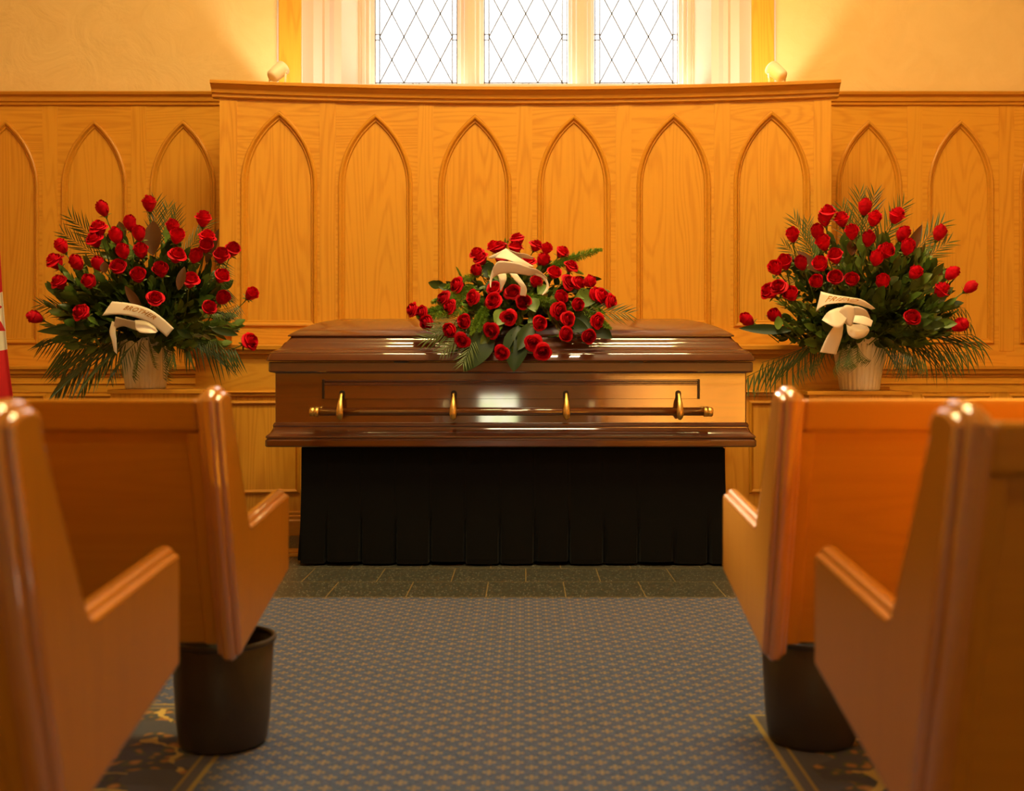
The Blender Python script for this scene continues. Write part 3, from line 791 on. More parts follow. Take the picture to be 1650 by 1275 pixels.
for z in zs_:
    op = max(0.0, min(1.0, (0.23 - z) / 0.20)); row = []
    for i, (p, nrm) in enumerate(path):
        s = i * step + 0.045
        k = int(s / pw); fr = (s / pw) - k
        d = min(fr, 1 - fr)                       # distance to the fold
        gap = 0.035 + 0.02 * op
        dip = -0.055 * op * max(0, 1 - d / (gap * (0.5 + 0.9 * ((k * 37) % 5) / 5.0)))
        if op == 0: dip = -0.0022 * max(0, 1 - d / 0.03)
        bulge = 0.010 * op * math.sin(PI * fr) + 0.012 * op * (((k * 53) % 7) / 7.0)
        tp = 0.010 * (0.523 - z) / 0.52 - (0.016 if z > 0.52 else 0)
        drop = 0.010 * math.sin(k * 2.1) * (1 if z < 0.01 else 0)
        q = p + nrm * (dip + bulge + tp)
        row.append((q.x, q.y, max(0.003, z + max(0, drop) + (0.006 if z < 0.01 else 0))))
    rows.append(row)
rows.append([((p.x) * 0.96, (p.y) * 0.93, 0.5245) for p, nrm in path])
b.grid(rows, smooth=False, close_u=True)
b.build('skirt', M_CLOTH, bier)

# ------------------------------------------------------------------ pews
def pew_profile():
    """(y, z) outline of the end panel; y = 0 at the armrest front, + towards the window"""
    top = [(-0.539, 0.796), (-0.542, 0.814), (-0.550, 0.827), (-0.564, 0.835), (-0.582, 0.838), (-0.604, 0.837), (-0.626, 0.831), (-0.641, 0.822), (-0.650, 0.810)]
    pts = [(0.0, 0.385), (0.0, 0.552), (-0.004, 0.566), (-0.012, 0.573), (-0.022, 0.5755), (-0.388, 0.550), (-0.398, 0.552), (-0.405, 0.562)]
    pts += top
    pts += [(-0.497, 0.294), (-0.494, 0.282), (-0.484, 0.275), (-0.470, 0.274), (-0.452, 0.281), (-0.014, 0.362), (-0.004, 0.370)]
    return pts
def inset(pts, d):
    n = len(pts); out = []
    for i in range(n):
        a, b_, c = Vector(pts[i - 1]), Vector(pts[i]), Vector(pts[(i + 1) % n])
        t1 = (b_ - a).normalized(); t2 = (c - b_).normalized()
        n1 = Vector((-t1.y, t1.x)); n2 = Vector((-t2.y, t2.x)); m = (n1 + n2)
        if m.length < 1e-4: m = n1
        m.normalize(); k = d / max(0.5, m.dot(n1))
        out.append((b_.x + m.x * k, b_.y + m.y * k))
    return out
def make_pew(label):
    t = empty('pew', (0, 0, 0), label, 'pew', 'oak pews beside the aisle')
    # local: aisle face at x = 0, pew extends towards +x (left pews are mirrored copies of the mesh)
    return t
def pew_parts(t, sg, length):
    TH = 0.050
    X = lambda u: sg * u
    prof = pew_profile()
    for far in (0, 1):
        u0 = far * (length - TH)
        b = MB(); b.prism(inset(prof, 0.0200), lambda y, z, q: (X(q), y, z), u0 + 0.0003, u0 + TH - 0.0003)
        b.build('end_panel', M_PEWV, t)
        secs = [(0.010 - 0.010 * math.cos(a), 0.0105 + 0.010 * (1 - math.sin(a))) for a in [PI / 2 * q / 6 for q in range(7)]] + [(0.0108, 0.0122), (0.0112, 0.0095)] \
            + [(0.0225 - 0.0113 * math.cos(a), 0.0095 * (1 - math.sin(a))) for a in [PI / 2 * q / 6 for q in range(1, 7)]]
        full = secs + [(TH - u, v) for u, v in reversed(secs)]
        b = MB(); b.grid([[(X(u0 + u), y, z) for y, z in inset(prof, v)] for u, v in full], smooth=True, close_u=True)
        em = b.build('edge_moulding', M_PEWC, t)
        md = em.modifiers.new('edges', 'EDGE_SPLIT'); md.split_angle = 0.7
    # back: slanted plane between the end panels, facing the rows behind
    def bp(u, h, off):       # h: height, off: distance in front of the back line
        yb = -0.640 + (0.83 - h) * (0.165 / 0.56)
        return (X(u), yb + off, h)
    def slab(name, u0, u1, h0, h1, o0, o1, mat, bev=0.004):
        b = MB(); vs = [bp(u0, h0, o0), bp(u1, h0, o0), bp(u1, h0, o1), bp(u0, h0, o1), bp(u0, h1, o0), bp(u1, h1, o0), bp(u1, h1, o1), bp(u0, h1, o1)]
        b.add(vs, [(0, 3, 2, 1), (4, 5, 6, 7), (0, 1, 5, 4), (1, 2, 6, 5), (2, 3, 7, 6), (3, 0, 4, 7)])
        return b.build(name, mat, t, bevel=bev, seg=3)
    slab('top_rail', TH, length - TH, 0.748, 0.812, 0.012, 0.052, M_PEWH, 0.010)
    slab('back_panel', TH, length - TH, 0.305, 0.752, 0.030, 0.044, M_PEWH)
    slab('stile', TH, TH + 0.028, 0.305, 0.748, 0.018, 0.046, M_PEWV)
    slab('stile', length - TH - 0.028, length - TH, 0.305, 0.748, 0.018, 0.046, M_PEWV)
    b = MB(); vs = []
    poly = [(-0.43, 0.385), (-0.02, 0.405), (-0.005, 0.415), (-0.005, 0.425), (-0.02, 0.432), (-0.43, 0.412)]
    b.prism(poly, lambda y, z, q: (X(q), y, z), TH, length - TH)
    b.build('seat', M_PEWH, t, bevel=0.004)
    for u in (0.75, length - 0.75):
        b = MB(); b.prism([(-0.42, 0.0), (-0.08, 0.0), (-0.10, 0.08), (-0.12, 0.40), (-0.42, 0.38), (-0.40, 0.08)], lambda y, z, q: (X(q), y, z), u, u + 0.04)
        b.build('leg', M_PEWV, t, bevel=0.004)
XP_L, XP_R = -0.576, 0.485
LEN = 3.1
for sg, xp, ys in ((-1, XP_L, [(2.795, 'oak pew on the left of the aisle, nearer the casket'), (1.915, 'oak pew on the left of the aisle, nearest the viewer')]),
                   (1, XP_R, [(2.795, 'oak pew on the right of the aisle, nearer the casket'), (1.918, 'oak pew on the right of the aisle, nearest the viewer')])):
    for i, (y, lab) in enumerate(ys):
        if i == 0:
            t0 = make_pew(lab); t0.location = (xp, y, 0.004); pew_parts(t0, sg, LEN)
        else:
            c = t0.copy(); COL.objects.link(c); c.location = (xp, y, 0.004); c['label'] = lab
            for ch in list(t0.children):
                d = ch.copy(); COL.objects.link(d); d.parent = c

# ------------------------------------------------------------------ waste bins
def make_bin(loc, label):
    t = empty('waste_bin', loc, label, 'waste bin', 'dark plastic waste bins under the pew ends')
    def circ(r, z): return [(r * math.cos(2 * PI * k / 40), r * math.sin(2 * PI * k / 40), z) for k in range(40)]
    b = MB(); b.grid([circ(r, z) for r, z in ((0.085, 0.0), (0.096, 0.004), (0.100, 0.012), (0.106, 0.06), (0.1155, 0.236), (0.1135, 0.238), (0.104, 0.06), (0.098, 0.012), (0.02, 0.010))], close_u=True, cap=True)
    b.build('body', M_BIN, t)
    b = MB(); b.grid([circ(r, z) for r, z in ((0.1155, 0.236), (0.120, 0.238), (0.1215, 0.243), (0.120, 0.248), (0.1155, 0.249), (0.1125, 0.246), (0.1125, 0.238))], close_u=True, close_v=True)
    b.build('rim', M_BIN, t)
make_bin((-0.700, 2.64, 0.004), 'dark waste bin on the blue carpet under the left pew end')
make_bin((0.672, 2.66, 0.004), 'dark waste bin beside the carpet border under the right pew end')

# ------------------------------------------------------------------ pedestals
def pedestal(x0, x1, yf, ztop, label, lift=None):
    t = empty('pedestal', ((x0 + x1) / 2, yf + 0.2, 0), label, 'pedestal', 'oak pedestals for the flowers')
    w = (x1 - x0) / 2
    b = MB(); b.box(-w, w, -0.2, 0.2, ztop - 0.02, ztop); b.build('top', M_OAKH, t, bevel=0.003)
    b = MB(); b.box(-w + 0.012, w - 0.012, -0.188, 0.188, 0.05, ztop - 0.02); b.build('body', M_OAKV, t)
    b = MB(); b.box(-w, w, -0.2, 0.2, 0.0, 0.06); b.build('base', M_OAKH, t, bevel=0.003)
    if lift:
        b = MB(); b.box(lift[0], lift[1], 0.02, 0.19, ztop, ztop + 0.018); b.build('raised_strip', M_OAKH, t, bevel=0.003)
PZ = 0.768
pedestal(-1.985, -1.53, 5.40, PZ, 'oak pedestal under the flowers on the left', None)
pedestal(1.345, 1.845, 5.40, PZ - 0.008, 'oak pedestal under the flowers on the right', (0.09, 0.215))

# ------------------------------------------------------------------ flag at the left edge
flag = empty('flag', (-2.92, 6.05, 0), 'red and white flag hanging from a pole at the left edge', 'flag')
b = MB(); b.tube([(-0.10, 0.0, 0.04), (-0.10, 0.0, 2.35)], 0.014, 12); b.build('pole', M_PEWV, flag)
b = MB(); b.grid([[(-0.10 + r * math.cos(2 * PI * k / 24), r * math.sin(2 * PI * k / 24), z) for k in range(24)] for r, z in ((0.16, 0), (0.16, 0.02), (0.05, 0.045), (0.016, 0.07))], close_u=True, cap=True); b.build('base', M_BRASS, flag)
b = MB(); b.tube([(-0.10, 0, 2.34), (-0.10, 0, 2.38), (-0.10, 0, 2.42), (-0.10, 0, 2.50)], [0.014, 0.035, 0.02, 0.002], 12); b.build('finial', M_BRASS, flag)
# cloth: hangs as a cone of folds; colour bands by height
def flag_edge(z):   # right edge of the cloth: photo x at this height
    pts = [(2.2, -0.03), (1.7, 0.09), (1.50, 0.122), (1.27, 0.134), (1.068, 0.150), (0.95, 0.160), (0.84, 0.172), (0.72, 0.188), (0.55, 0.20)]
    if z > 2.2: return pts[0][1]
    for (za, ea), (zb, eb) in zip(pts, pts[1:]):
        if za >= z >= zb: return ea + (eb - ea) * (za - z) / (za - zb)
    return pts[-1][1]
YFL = 6.05
zr = lambda py: EYE - (py - 590) * YFL / F
b_ = MB(); rows = []; nz, nu = 60, 40
zt, zb_ = 2.25, 0.58
mi = []
for i in range(nz + 1):
    z = zt + (zb_ - zt) * i / nz; row = []
    e = flag_edge(z) + 0.0
    for j in range(nu + 1):
        f = j / nu; x = -0.10 + (e + 0.10) * f
        yy = 0.035 * math.sin(f * 15.0) * (0.3 + 0.7 * (zt - z) / (zt - zb_)) - 0.01
        row.append((x, yy, z - 0.03 * (1 - f) * 2))
    rows.append(row)
red_top = zr(470); red_bot = zr(568)
for i in range(nz):
    vs = []
b_.grid(rows, smooth=True)
for k, f in enumerate(b_.f):
    z = sum(b_.v[i][2] for i in f) / 4; x = sum(b_.v[i][0] for i in f) / 4
    slope = (0.10 - x) * 0.12
    b_.mi[k] = 1 if (red_bot - slope * 0.9 < z + 0.0 < red_top) else 0
cl = b_.build('cloth', [M_RED, M_WHITE], flag)
sd = cl.modifiers.new('thick', 'SOLIDIFY'); sd.thickness = 0.003
b = MB()
def fp(px, py): p = P(px, py, YFL - 0.055); return (p.x + 2.92, p.y - 6.05, p.z)
for poly in ([(-14, 488), (-4, 490), (3.3, 494.5), (-2, 499), (-14, 500)], [(-14, 512), (-3, 514), (2, 520), (8.6, 533.5), (-14, 533.5)]):
    vs = [fp(*q) for q in poly]; n = len(vs)
    b.add(vs + [(x, y + 0.004, z) for x, y, z in vs], [tuple(range(n)), tuple(reversed(range(n, 2 * n)))] + [(i, i + n, (i + 1) % n + n, (i + 1) % n) for i in range(n)])
b.build('maple_leaf', M_RED, flag)

# ------------------------------------------------------------------ flower building blocks (meshes shared by copies)
def mesh_of(b, name, mats):
    me = bpy.data.meshes.new(name); me.from_pydata(b.v, [], b.f)
    if not isinstance(mats, (list, tuple)): mats = [mats]
    for m in mats: me.materials.append(m)
    for p, mi, sm in zip(me.polygons, b.mi, b.sm): p.material_index = mi; p.use_smooth = sm
    me.update(); return me
def rose_mesh(seed, openness):
    r = random.Random(seed); b = MB()
    # wound centre
    rows = []
    turns = 2.2; n = 40
    lo, hi = [], []
    for i in range(n + 1):
        f = i / n; a = f * turns * 2 * PI; rad = 0.002 + 0.010 * f
        rows.append([(rad * 0.8 * math.cos(a), rad * 0.8 * math.sin(a), -0.01), (rad * 1.1 * math.cos(a), rad * 1.1 * math.sin(a), 0.012), (rad * 0.95 * math.cos(a), rad * 0.95 * math.sin(a), 0.027 - 0.003 * f + 0.001 * math.sin(a * 2.3))])
    b.grid(rows)
    rings = [(3, 0.0110, 0.034, 0.15, 1.25), (3, 0.0165, 0.035, 0.45, 1.1), (4, 0.0220, 0.031, 0.8, 1.0), (4, 0.0275, 0.025, 1.2, 0.95), (3, 0.0300, 0.017, 1.7, 0.9)]
    for ri, (cnt, rad, top, flare, aw) in enumerate(rings):
        fl = flare * openness; rad = rad * (0.88 + 0.12 * openness)
        a0 = r.random() * 6
        for k in range(cnt):
            ca = a0 + 2 * PI * k / cnt + r.uniform(-0.12, 0.12)
            hw = aw * (PI / cnt) * 1.45 if cnt > 3 else 1.5
            jt = r.uniform(-0.0025, 0.002); jf = r.uniform(0.7, 1.25)
            rows = []
            nu, nv = 8, 6
            for i in range(nv + 1):
                v = i / nv; row = []
                for j in range(nu + 1):
                    u = -1 + 2 * j / nu
                    env = 1 - 0.30 * abs(u) ** 2.6                        # rounded top edge
                    vv = v * env
                    z = -0.026 + (top + jt + 0.026) * (1 - (1 - vv) ** 1.35)
                    rr_ = rad * (0.42 + 0.60 * math.sin(min(1.0, vv * 1.9) * PI / 2) - 0.14 * max(0, vv - 0.55) / 0.45 * (1.25 - flare))
                    curl = max(0, vv - 0.62) / 0.38
                    rr_ += fl * jf * 0.0075 * curl ** 1.6
                    z -= fl * jf * 0.0085 * curl ** 2.0
                    rr_ += 0.0010 * math.sin(u * 5 + k) * v - 0.0016 * u * (0.3 + v)
                    a = ca + u * hw * (0.72 + 0.28 * math.sin(v * PI * 0.6))
                    row.append((rr_ * math.cos(a), rr_ * math.sin(a), z))
                rows.append(row)
            b.grid(rows)
    # closing cup
    b.grid([[(q * math.cos(2 * PI * k / 14), q * math.sin(2 * PI * k / 14), z) for k in range(14)] for q, z in ((0.002, -0.030), (0.011, -0.027), (0.018, -0.016), (0.0215, -0.002), (0.019, 0.006))], close_u=True, cap=False)
    return mesh_of(b, 'rose_petals', M_ROSE)
ROSES = [rose_mesh(s, o) for s, o in ((1, 0.85), (2, 0.35), (3, 1.0), (4, 0.08), (5, 0.55))]
def leaf_blade(b, base, tip, width, up, fold=0.25, bend=0.12, nv=6, mi=0, peak=0.42):
    """pointed oval leaf with a midrib fold"""
    base, tip = Vector(base), Vector(tip); d = tip - base; ln = d.length; d.normalize()
    side = d.cross(up)
    if side.length < 1e-4: side = d.orthogonal()
    side.normalize(); nrm = side.cross(d).normalized()
    rows = []
    for i in range(nv + 1):
        t = i / nv
        w = width / 2 * (math.sin(PI * t ** (math.log(0.5) / math.log(peak))) ** 0.8 if 0 < t < 1 else 0.02)
        c = base + d * ln * t - nrm * bend * ln * t * t
        rows.append([c - side * w + nrm * fold * w, c - side * w * 0.5 + nrm * fold * w * 0.35, c, c + side * w * 0.5 + nrm * fold * w * 0.35, c + side * w + nrm * fold * w])
    b.grid(rows, mi=mi)
def stem_mesh():
    b = MB(); b.tube([(0, 0, -0.028), (0.001, 0.001, -0.06), (0.004, -0.002, -0.11), (0.002, 0.0, -0.17)], [0.0035, 0.0026, 0.0026, 0.0026], 6)
    return mesh_of(b, 'rose_stem', M_STEM)
def sepal_mesh():
    b = MB()
    for k in range(5):
        a = 2 * PI * k / 5
        d = Vector((math.cos(a), math.sin(a), 0))
        leaf_blade(b, d * 0.004 + Vector((0, 0, -0.031)), d * 0.032 + Vector((0, 0, -0.024 + 0.006 * (k % 2))), 0.011, Vector((0, 0, 1)), 0.2, 0.2, 5)
    b.grid([[(q * math.cos(2 * PI * j / 10), q * math.sin(2 * PI * j / 10), z) for j in range(10)] for q, z in ((0.003, -0.038), (0.007, -0.034), (0.0095, -0.028), (0.012, -0.0245))], close_u=True, cap=True)
    return mesh_of(b, 'rose_calyx', M_STEM)
STEM, SEPAL = stem_mesh(), sepal_mesh()
def sprig_mesh(seed, n, ll, lw, mat, length=0.26, spread=1.0, name='leafy_sprig'):
    r = random.Random(seed); b = MB()
    pts = [Vector((0.012 * math.sin(t * 2 + seed), 0.012 * math.cos(t * 2.6 + seed) - 0.012, t * length)) for t in [i / 6 for i in range(7)]]
    b.tube(pts, [0.0032, 0.003, 0.0027, 0.0024, 0.002, 0.0017, 0.0012], 5, mi=1)
    for k in range(n):
        t = 0.18 + 0.80 * k / (n - 1); z = t * length
        c = Vector((0.012 * math.sin(t * 2 + seed), 0.012 * math.cos(t * 2.6 + seed) - 0.012, z))
        a = k * 2.4 + r.uniform(-0.4, 0.4)
        out = Vector((math.cos(a), math.sin(a) * 0.7, 0)); el = 0.45 + 0.9 * t + r.uniform(-0.15, 0.2)
        d = (out * math.cos(el) * spread + Vector((0, 0, 1)) * math.sin(el)).normalized()
        if k == n - 1: d = Vector((0.1, 0, 1)).normalized()
        L_ = ll * r.uniform(0.75, 1.15)
        up = Vector((0, 0, 1)) - d * d.z
        up = (up + Vector((0, -0.6, 0))).normalized()
        leaf_blade(b, c + d * 0.006, c + d * (0.006 + L_), lw * r.uniform(0.85, 1.15), up, 0.22, r.uniform(0.05, 0.25))
    return mesh_of(b, name, [mat, M_STEM])
SPRIG_D = [sprig_mesh(s, 10, 0.078, 0.046, M_LEAF) for s in (1, 2, 3, 4)]
SPRIG_M = [sprig_mesh(s, 9, 0.070, 0.038, M_LEAF2) for s in (5, 6)]
SPRIG_S = [sprig_mesh(s, 8, 0.062, 0.036, M_SALAL, 0.2) for s in (7, 8)]
SPRIG_E = [sprig_mesh(s, 14, 0.034, 0.026, M_LEAF2) for s in (9, 10)]
def palm_mesh(seed, length=0.34, ll=0.17, droop=0.25, gx=0.0):
    r = random.Random(seed); b = MB(); n = 13
    def c(t): return Vector((0, -droop * length * t * t, length * t * (1 - 0.12 * t * droop)))
    b.tube([c(i / 8) for i in range(9)], [0.0028 * (1 - 0.07 * i) for i in range(9)], 5, mi=0)
    for k in range(n):
        t = 0.12 + 0.86 * k / (n - 1)
        for s_ in (-1, 1):
            p = c(t); a = 0.82 + 0.30 * t + r.uniform(-0.1, 0.1)
            L_ = ll * (0.55 + 0.75 * math.sin(PI * (0.15 + 0.75 * t))) * r.uniform(0.85, 1.1) * 0.8
            d = Vector((s_ * math.cos(a) * (1 - 0.3 * gx) + gx * (0.55 + 0.5 * t), -0.12 + r.uniform(-0.12, 0.1), math.sin(a))).normalized()
            leaf_blade(b, p, p + d * L_, 0.0072, Vector((0, -1, 0.2)), 0.35, 0.18 + r.uniform(-0.1, 0.15), 5, peak=0.35)
    return mesh_of(b, 'palm_frond', M_PALM)
PALMS = [palm_mesh(1, gx=0.8), palm_mesh(2, droop=0.5, gx=1.1), palm_mesh(3, 0.32, 0.12, 0.1), palm_mesh(4, 0.30, 0.10, 0.1)]
def fern_mesh(seed, length=0.26, rad=0.030):
    r = random.Random(seed); b = MB()
    b.tube([(0, 0, 0), (0.006, 0, length * 0.5), (0, 0, length)], [0.0022, 0.0018, 0.0008], 5)
    n = 95
    for k in range(n):
        t = 0.06 + 0.94 * k / n; z = t * length; rd = rad * (0.55 + 0.6 * math.sin(PI * min(1, 0.25 + t * 0.75)))* (1 if t < 0.9 else 0.7)
        for q in range(9):
            a = r.uniform(0, 2 * PI); el = r.uniform(0.1, 0.9)
            d = Vector((math.cos(a) * math.cos(el), math.sin(a) * math.cos(el), math.sin(el)))
            p = Vector((0.006 * math.sin(PI * t), 0, z)); e = p + d * rd * r.uniform(0.7, 1.15)
            side = d.cross(Vector((r.uniform(-1, 1), r.uniform(-1, 1), r.uniform(-1, 1)))).normalized() * 0.0011
            m = p.lerp(e, 0.55) + Vector((0, 0, 0.001))
            b.add([p - side * 0.6, m - side * 1.3, e, m + side * 1.3], [(0, 1, 2, 3)])
    return mesh_of(b, 'asparagus_fern', M_FERN)
FERNS = [fern_mesh(1), fern_mesh(2)]
def lance_mesh(mat, w=0.085, ln=0.30):
    b = MB(); leaf_blade(b, (0, 0, 0), (0, 0, ln), w, Vector((0, -1, 0)), 0.22, 0.10, 12, peak=0.46)
    return mesh_of(b, 'broad_leaf', mat)
LANCE_B, LANCE_D, LANCE_G = lance_mesh(M_TI), lance_mesh(M_TIG), lance_mesh(M_LEAF2, 0.11, 0.2)
def put(me, name, parent, base, tip, roll=0.0, scale=None, thick=1.0, face=Vector((0, -1, 0.15))):
    """orient a part so that its +z runs base -> tip and its -y side looks towards `face`"""
    base, tip = Vector(base), Vector(tip); d = tip - base
    z = d.normalized(); y = -(Vector(face) - z * Vector(face).dot(z))
    if y.length < 1e-3: y = z.orthogonal()
    y.normalize(); x = y.cross(z)
    rot = Matrix((x, y, z)).transposed()
    rot = rot @ Matrix.Rotation(roll, 3, 'Z')
    sz = scale if scale else 1.0
    o = bpy.data.objects.new(name, me); COL.objects.link(o); o.parent = parent
    o.location = base - parent.location
    o.rotation_mode = 'QUATERNION'; o.rotation_quaternion = rot.to_quaternion()
    o.scale = (sz * thick, sz * thick, sz)
    return o
def rose(parent, pos, dirn, k, size=1.0):
    o = bpy.data.objects.new('rose', ROSES[k % len(ROSES)]); COL.objects.link(o); o.parent = parent
    o.location = Vector(pos) - parent.location
    o.rotation_mode = 'QUATERNION'
    q = Vector(dirn).to_track_quat('Z', 'Y') @ Quaternion((0, 0, 1), R.uniform(0, 6.28))
    o.rotation_quaternion = q; o.scale = (size,) * 3
    for nm, me in (('stem', STEM), ('calyx', SEPAL)):
        c = bpy.data.objects.new(nm, me); COL.objects.link(c); c.parent = o
    return o
def ribbon(parent, A, B, Y, tr, name='ribbon', n=24, bow=0.02, ybow=None, text=None, tscale=None, nv=6, tilt=0.0):
    """satin strip between two edge curves (given by photo points), bulging towards the viewer"""
    def conv(pts, off=0.0):
        out = []
        for i, q in enumerate(pts):
            f = i / (len(pts) - 1)
            yy = Y + off - bow * math.sin(PI * f) + (ybow[i] if ybow else 0)
            out.append(P(tr[0] + q[0] / tr[2], tr[1] + q[1] / tr[2], yy))
        return out
    a = catmull(conv(A), n); c = catmull(conv(B, tilt), n); rows = []
    for i in range(n + 1):
        rows.append([a[i].lerp(c[i], j / nv) + Vector((0, -0.0015 * math.sin(PI * j / nv), 0)) - parent.location for j in range(nv + 1)])
    b = MB(); b.grid(rows)
    o = b.build(name, M_RIB, parent)
    s_ = o.modifiers.new('thick', 'SOLIDIFY'); s_.thickness = 0.0012; s_.offset = 0
    if text:
        cu = bpy.data.curves.new('t', 'FONT'); cu.body = text; cu.size = 1.0; cu.align_x = 'CENTER'; cu.align_y = 'CENTER'; cu.resolution_u = 3; cu.space_character = 1.12; cu.offset = 0.012
        to = bpy.data.objects.new('t', cu); COL.objects.link(to); bpy.context.view_layer.update()
        dg = bpy.context.evaluated_depsgraph_get(); me = bpy.data.meshes.new_from_object(to.evaluated_get(dg))
        bpy.data.objects.remove(to)
        bm = bmesh.new(); bm.from_mesh(me)
        bmesh.ops.triangulate(bm, faces=bm.faces)
        bmesh.ops.subdivide_edges(bm, edges=[e for e in bm.edges if e.calc_length() > 0.15], cuts=2)
        u0, u1, v0, v1 = tscale; w = max(v.co.x for v in bm.verts) - min(v.co.x for v in bm.verts); mx = min(v.co.x for v in bm.verts)
        for v in bm.verts:
            u = u0 + (v.co.x - mx) / w * (u1 - u0); vv = v0 + (0.36 - v.co.y) / 0.72 * (v1 - v0)
            fi = max(0, min(n - 0.001, u * n)); i = int(fi); f = fi - i
            fj = max(0, min(nv - 0.001, vv * nv)); j = int(fj); g = fj - j
            p = rows[i][j].lerp(rows[i + 1][j], f).lerp(rows[i][j + 1].lerp(rows[i + 1][j + 1], f), g)
            v.co = p + Vector((0, -0.0018, 0.0))
        bm.to_mesh(me); bm.free(); me.materials.clear(); me.materials.append(M_GOLD)
        link('lettering', me, o)
    return o
def pot(parent, z0):
    b = MB(); rows = []
    for f, r_, fl in ((0, 0.080, 0), (0.0, 0.093, 0.3), (0.03, 0.0965, 1), (0.25, 0.104, 1), (0.5, 0.115, 1), (0.75, 0.1245, 1), (0.90, 0.129, 0.8), (0.925, 0.129, 0), (0.94, 0.137, 0), (0.99, 0.138, 0), (1.0, 0.136, 0), (1.0, 0.128, 0), (0.8, 0.118, 0)):
        row = []
        for k in range(168):
            a = 2 * PI * k / 168 + f * 0.10
            row.append(((r_ - 0.0065 * fl * (1 - abs(math.sin(a * 14))) ** 1.2) * math.cos(a), (r_ - 0.0065 * fl * (1 - abs(math.sin(a * 14))) ** 1.2) * math.sin(a), f * 0.262))
        rows.append(row)
    b.grid(rows, close_u=True, cap=True); b.build('pot', M_POT, parent)
    b = MB(); b.grid([[(r_ * math.cos(2 * PI * k / 24), r_ * math.sin(2 * PI * k / 24), z) for k in range(24)] for r_, z in ((0.119, 0.20), (0.125, 0.228), (0.06, 0.25))], close_u=True, cap=True)
    b.build('foam', M_TIG, parent)

def sample_foliage(parent, core, cpx, rx, ryu, ryd, depth, Yc, n, meshes, rng, name, r0=0.30, r1=0.97, amin=-0.12, amax=PI + 0.12, scale=(0.75, 1.05)):
    """sprigs whose tips cover the dome: tip angle/radius as seen from the front, depth on the dome"""
    for i in range(n):
        a = rng.uniform(amin, amax); q = math.sqrt(rng.uniform(r0 * r0, r1 * r1))
        dx, dz = math.cos(a) * q * rx, math.sin(a) * q * (ryu if math.sin(a) > 0 else ryd)
        sgn = -1 if rng.random() < 0.78 else 1
        dy = sgn * depth * math.sqrt(max(0, 1 - q * q)) * rng.uniform(0.75, 1.0)
        tip = Vector((cpx.x + dx, Yc + dy, cpx.z + dz))
        k = rng.choice(meshes)
        s_ = rng.uniform(*scale)
        d = (tip - core).normalized()
        d = (d + Vector((rng.uniform(-.15, .15), rng.uniform(-.15, .15), rng.uniform(-.1, .2)))).normalized()
        put(k, name, parent, tip - d * 0.26 * s_, tip, rng.uniform(0, 6.28), s_)

# ------------------------------------------------------------------ standing arrangement on the left
def arrangement(label, X, Yc, zb, roses, tr, cz, fronds, lances, seed, cxp, extra_eu):
    rng = random.Random(seed)
    t = empty('flower_arrangement', (X, Yc, zb), label, 'flower arrangement', 'rose arrangements in white pots')
    pot(t, zb)
    core = Vector((X, Yc, zb + 0.24))
    c = Vector((X + cxp, Yc, zb + 0.30))
    RX, RZ, DY = 0.47, 0.52, 0.34
    sample_foliage(t, core, c, RX * 0.95, RZ * 0.92, 0.16, DY, Yc, 86, SPRIG_D, rng, 'leafy_sprig')
    sample_foliage(t, core, c, RX * 0.86, RZ * 0.8, 0.17, DY, Yc, 10, SPRIG_M, rng, 'leafy_sprig', 0.6, 1.0, -0.75, 0.15)
    sample_foliage(t, core, c, RX * 0.86, RZ * 0.8, 0.17, DY, Yc, 10, SPRIG_M, rng, 'leafy_sprig', 0.6, 1.0, PI - 0.15, PI + 0.75)
    sample_foliage(t, core, c, RX * 0.80, RZ * 0.72, 0.12, DY * 1.02, Yc, 48, SPRIG_D, rng, 'leafy_sprig', 0.0, 0.7)
    sample_foliage(t, core, c, RX * 0.98, RZ * 0.9, 0.06, DY, Yc, 22, SPRIG_M, rng, 'leafy_sprig')
    for a in (extra_eu or []):
        sample_foliage(t, core, c, RX, RZ, 0.1, DY, Yc, 5, SPRIG_E, rng, 'small_leaf_sprig', 0.85, 1.05, a - 0.3, a + 0.3)
    for (x, y) in roses:
        px, py = tr[0] + x / tr[2], tr[1] + y / tr[2]
        q = P(px, py, Yc)
        ex = (q.x - c.x) / 0.56; ez = (q.z - c.z) / (0.66 if q.z > c.z else 0.30)
        dd = max(0.0, 1 - ex * ex - ez * ez)
        yy = Yc - 0.40 * math.sqrt(dd) + rng.uniform(-0.02, 0.04)
        p = P(px, py, yy)
        d = (p - core).normalized()
        d = (d * 0.9 + Vector((0, -0.35, 0.30)) + Vector((rng.uniform(-.25, .25), rng.uniform(-.1, .15), rng.uniform(-.2, .25)))).normalized()
        rose(t, p, d, rng.choice((1, 3, 4, 1, 3, 0)), rng.uniform(1.0, 1.14)).scale.z *= 1.16
    for (bx, by, tx, ty, dy0, dy1, k) in fronds:
        put(PALMS[k], 'palm_frond', t, P(bx, by, Yc + dy0), P(tx, ty, Yc + dy1), (0 if k == 2 or tx > bx else PI) + rng.uniform(-0.3, 0.3),
            (P(bx, by, Yc) - P(tx, ty, Yc)).length / 0.36)
    for (bx, by, tx, ty, w, dy0, dy1, me) in lances:
        a_, b_ = P(bx, by, Yc + dy0), P(tx, ty, Yc + dy1); s_ = (a_ - b_).length / 0.30
        o = put(me, 'broad_leaf', t, a_, b_, 0, s_); th = w / F * Yc / 0.085
        o.scale = (th, th, s_)
    return t, core
TL = (0.0, 300.0, 3.542)
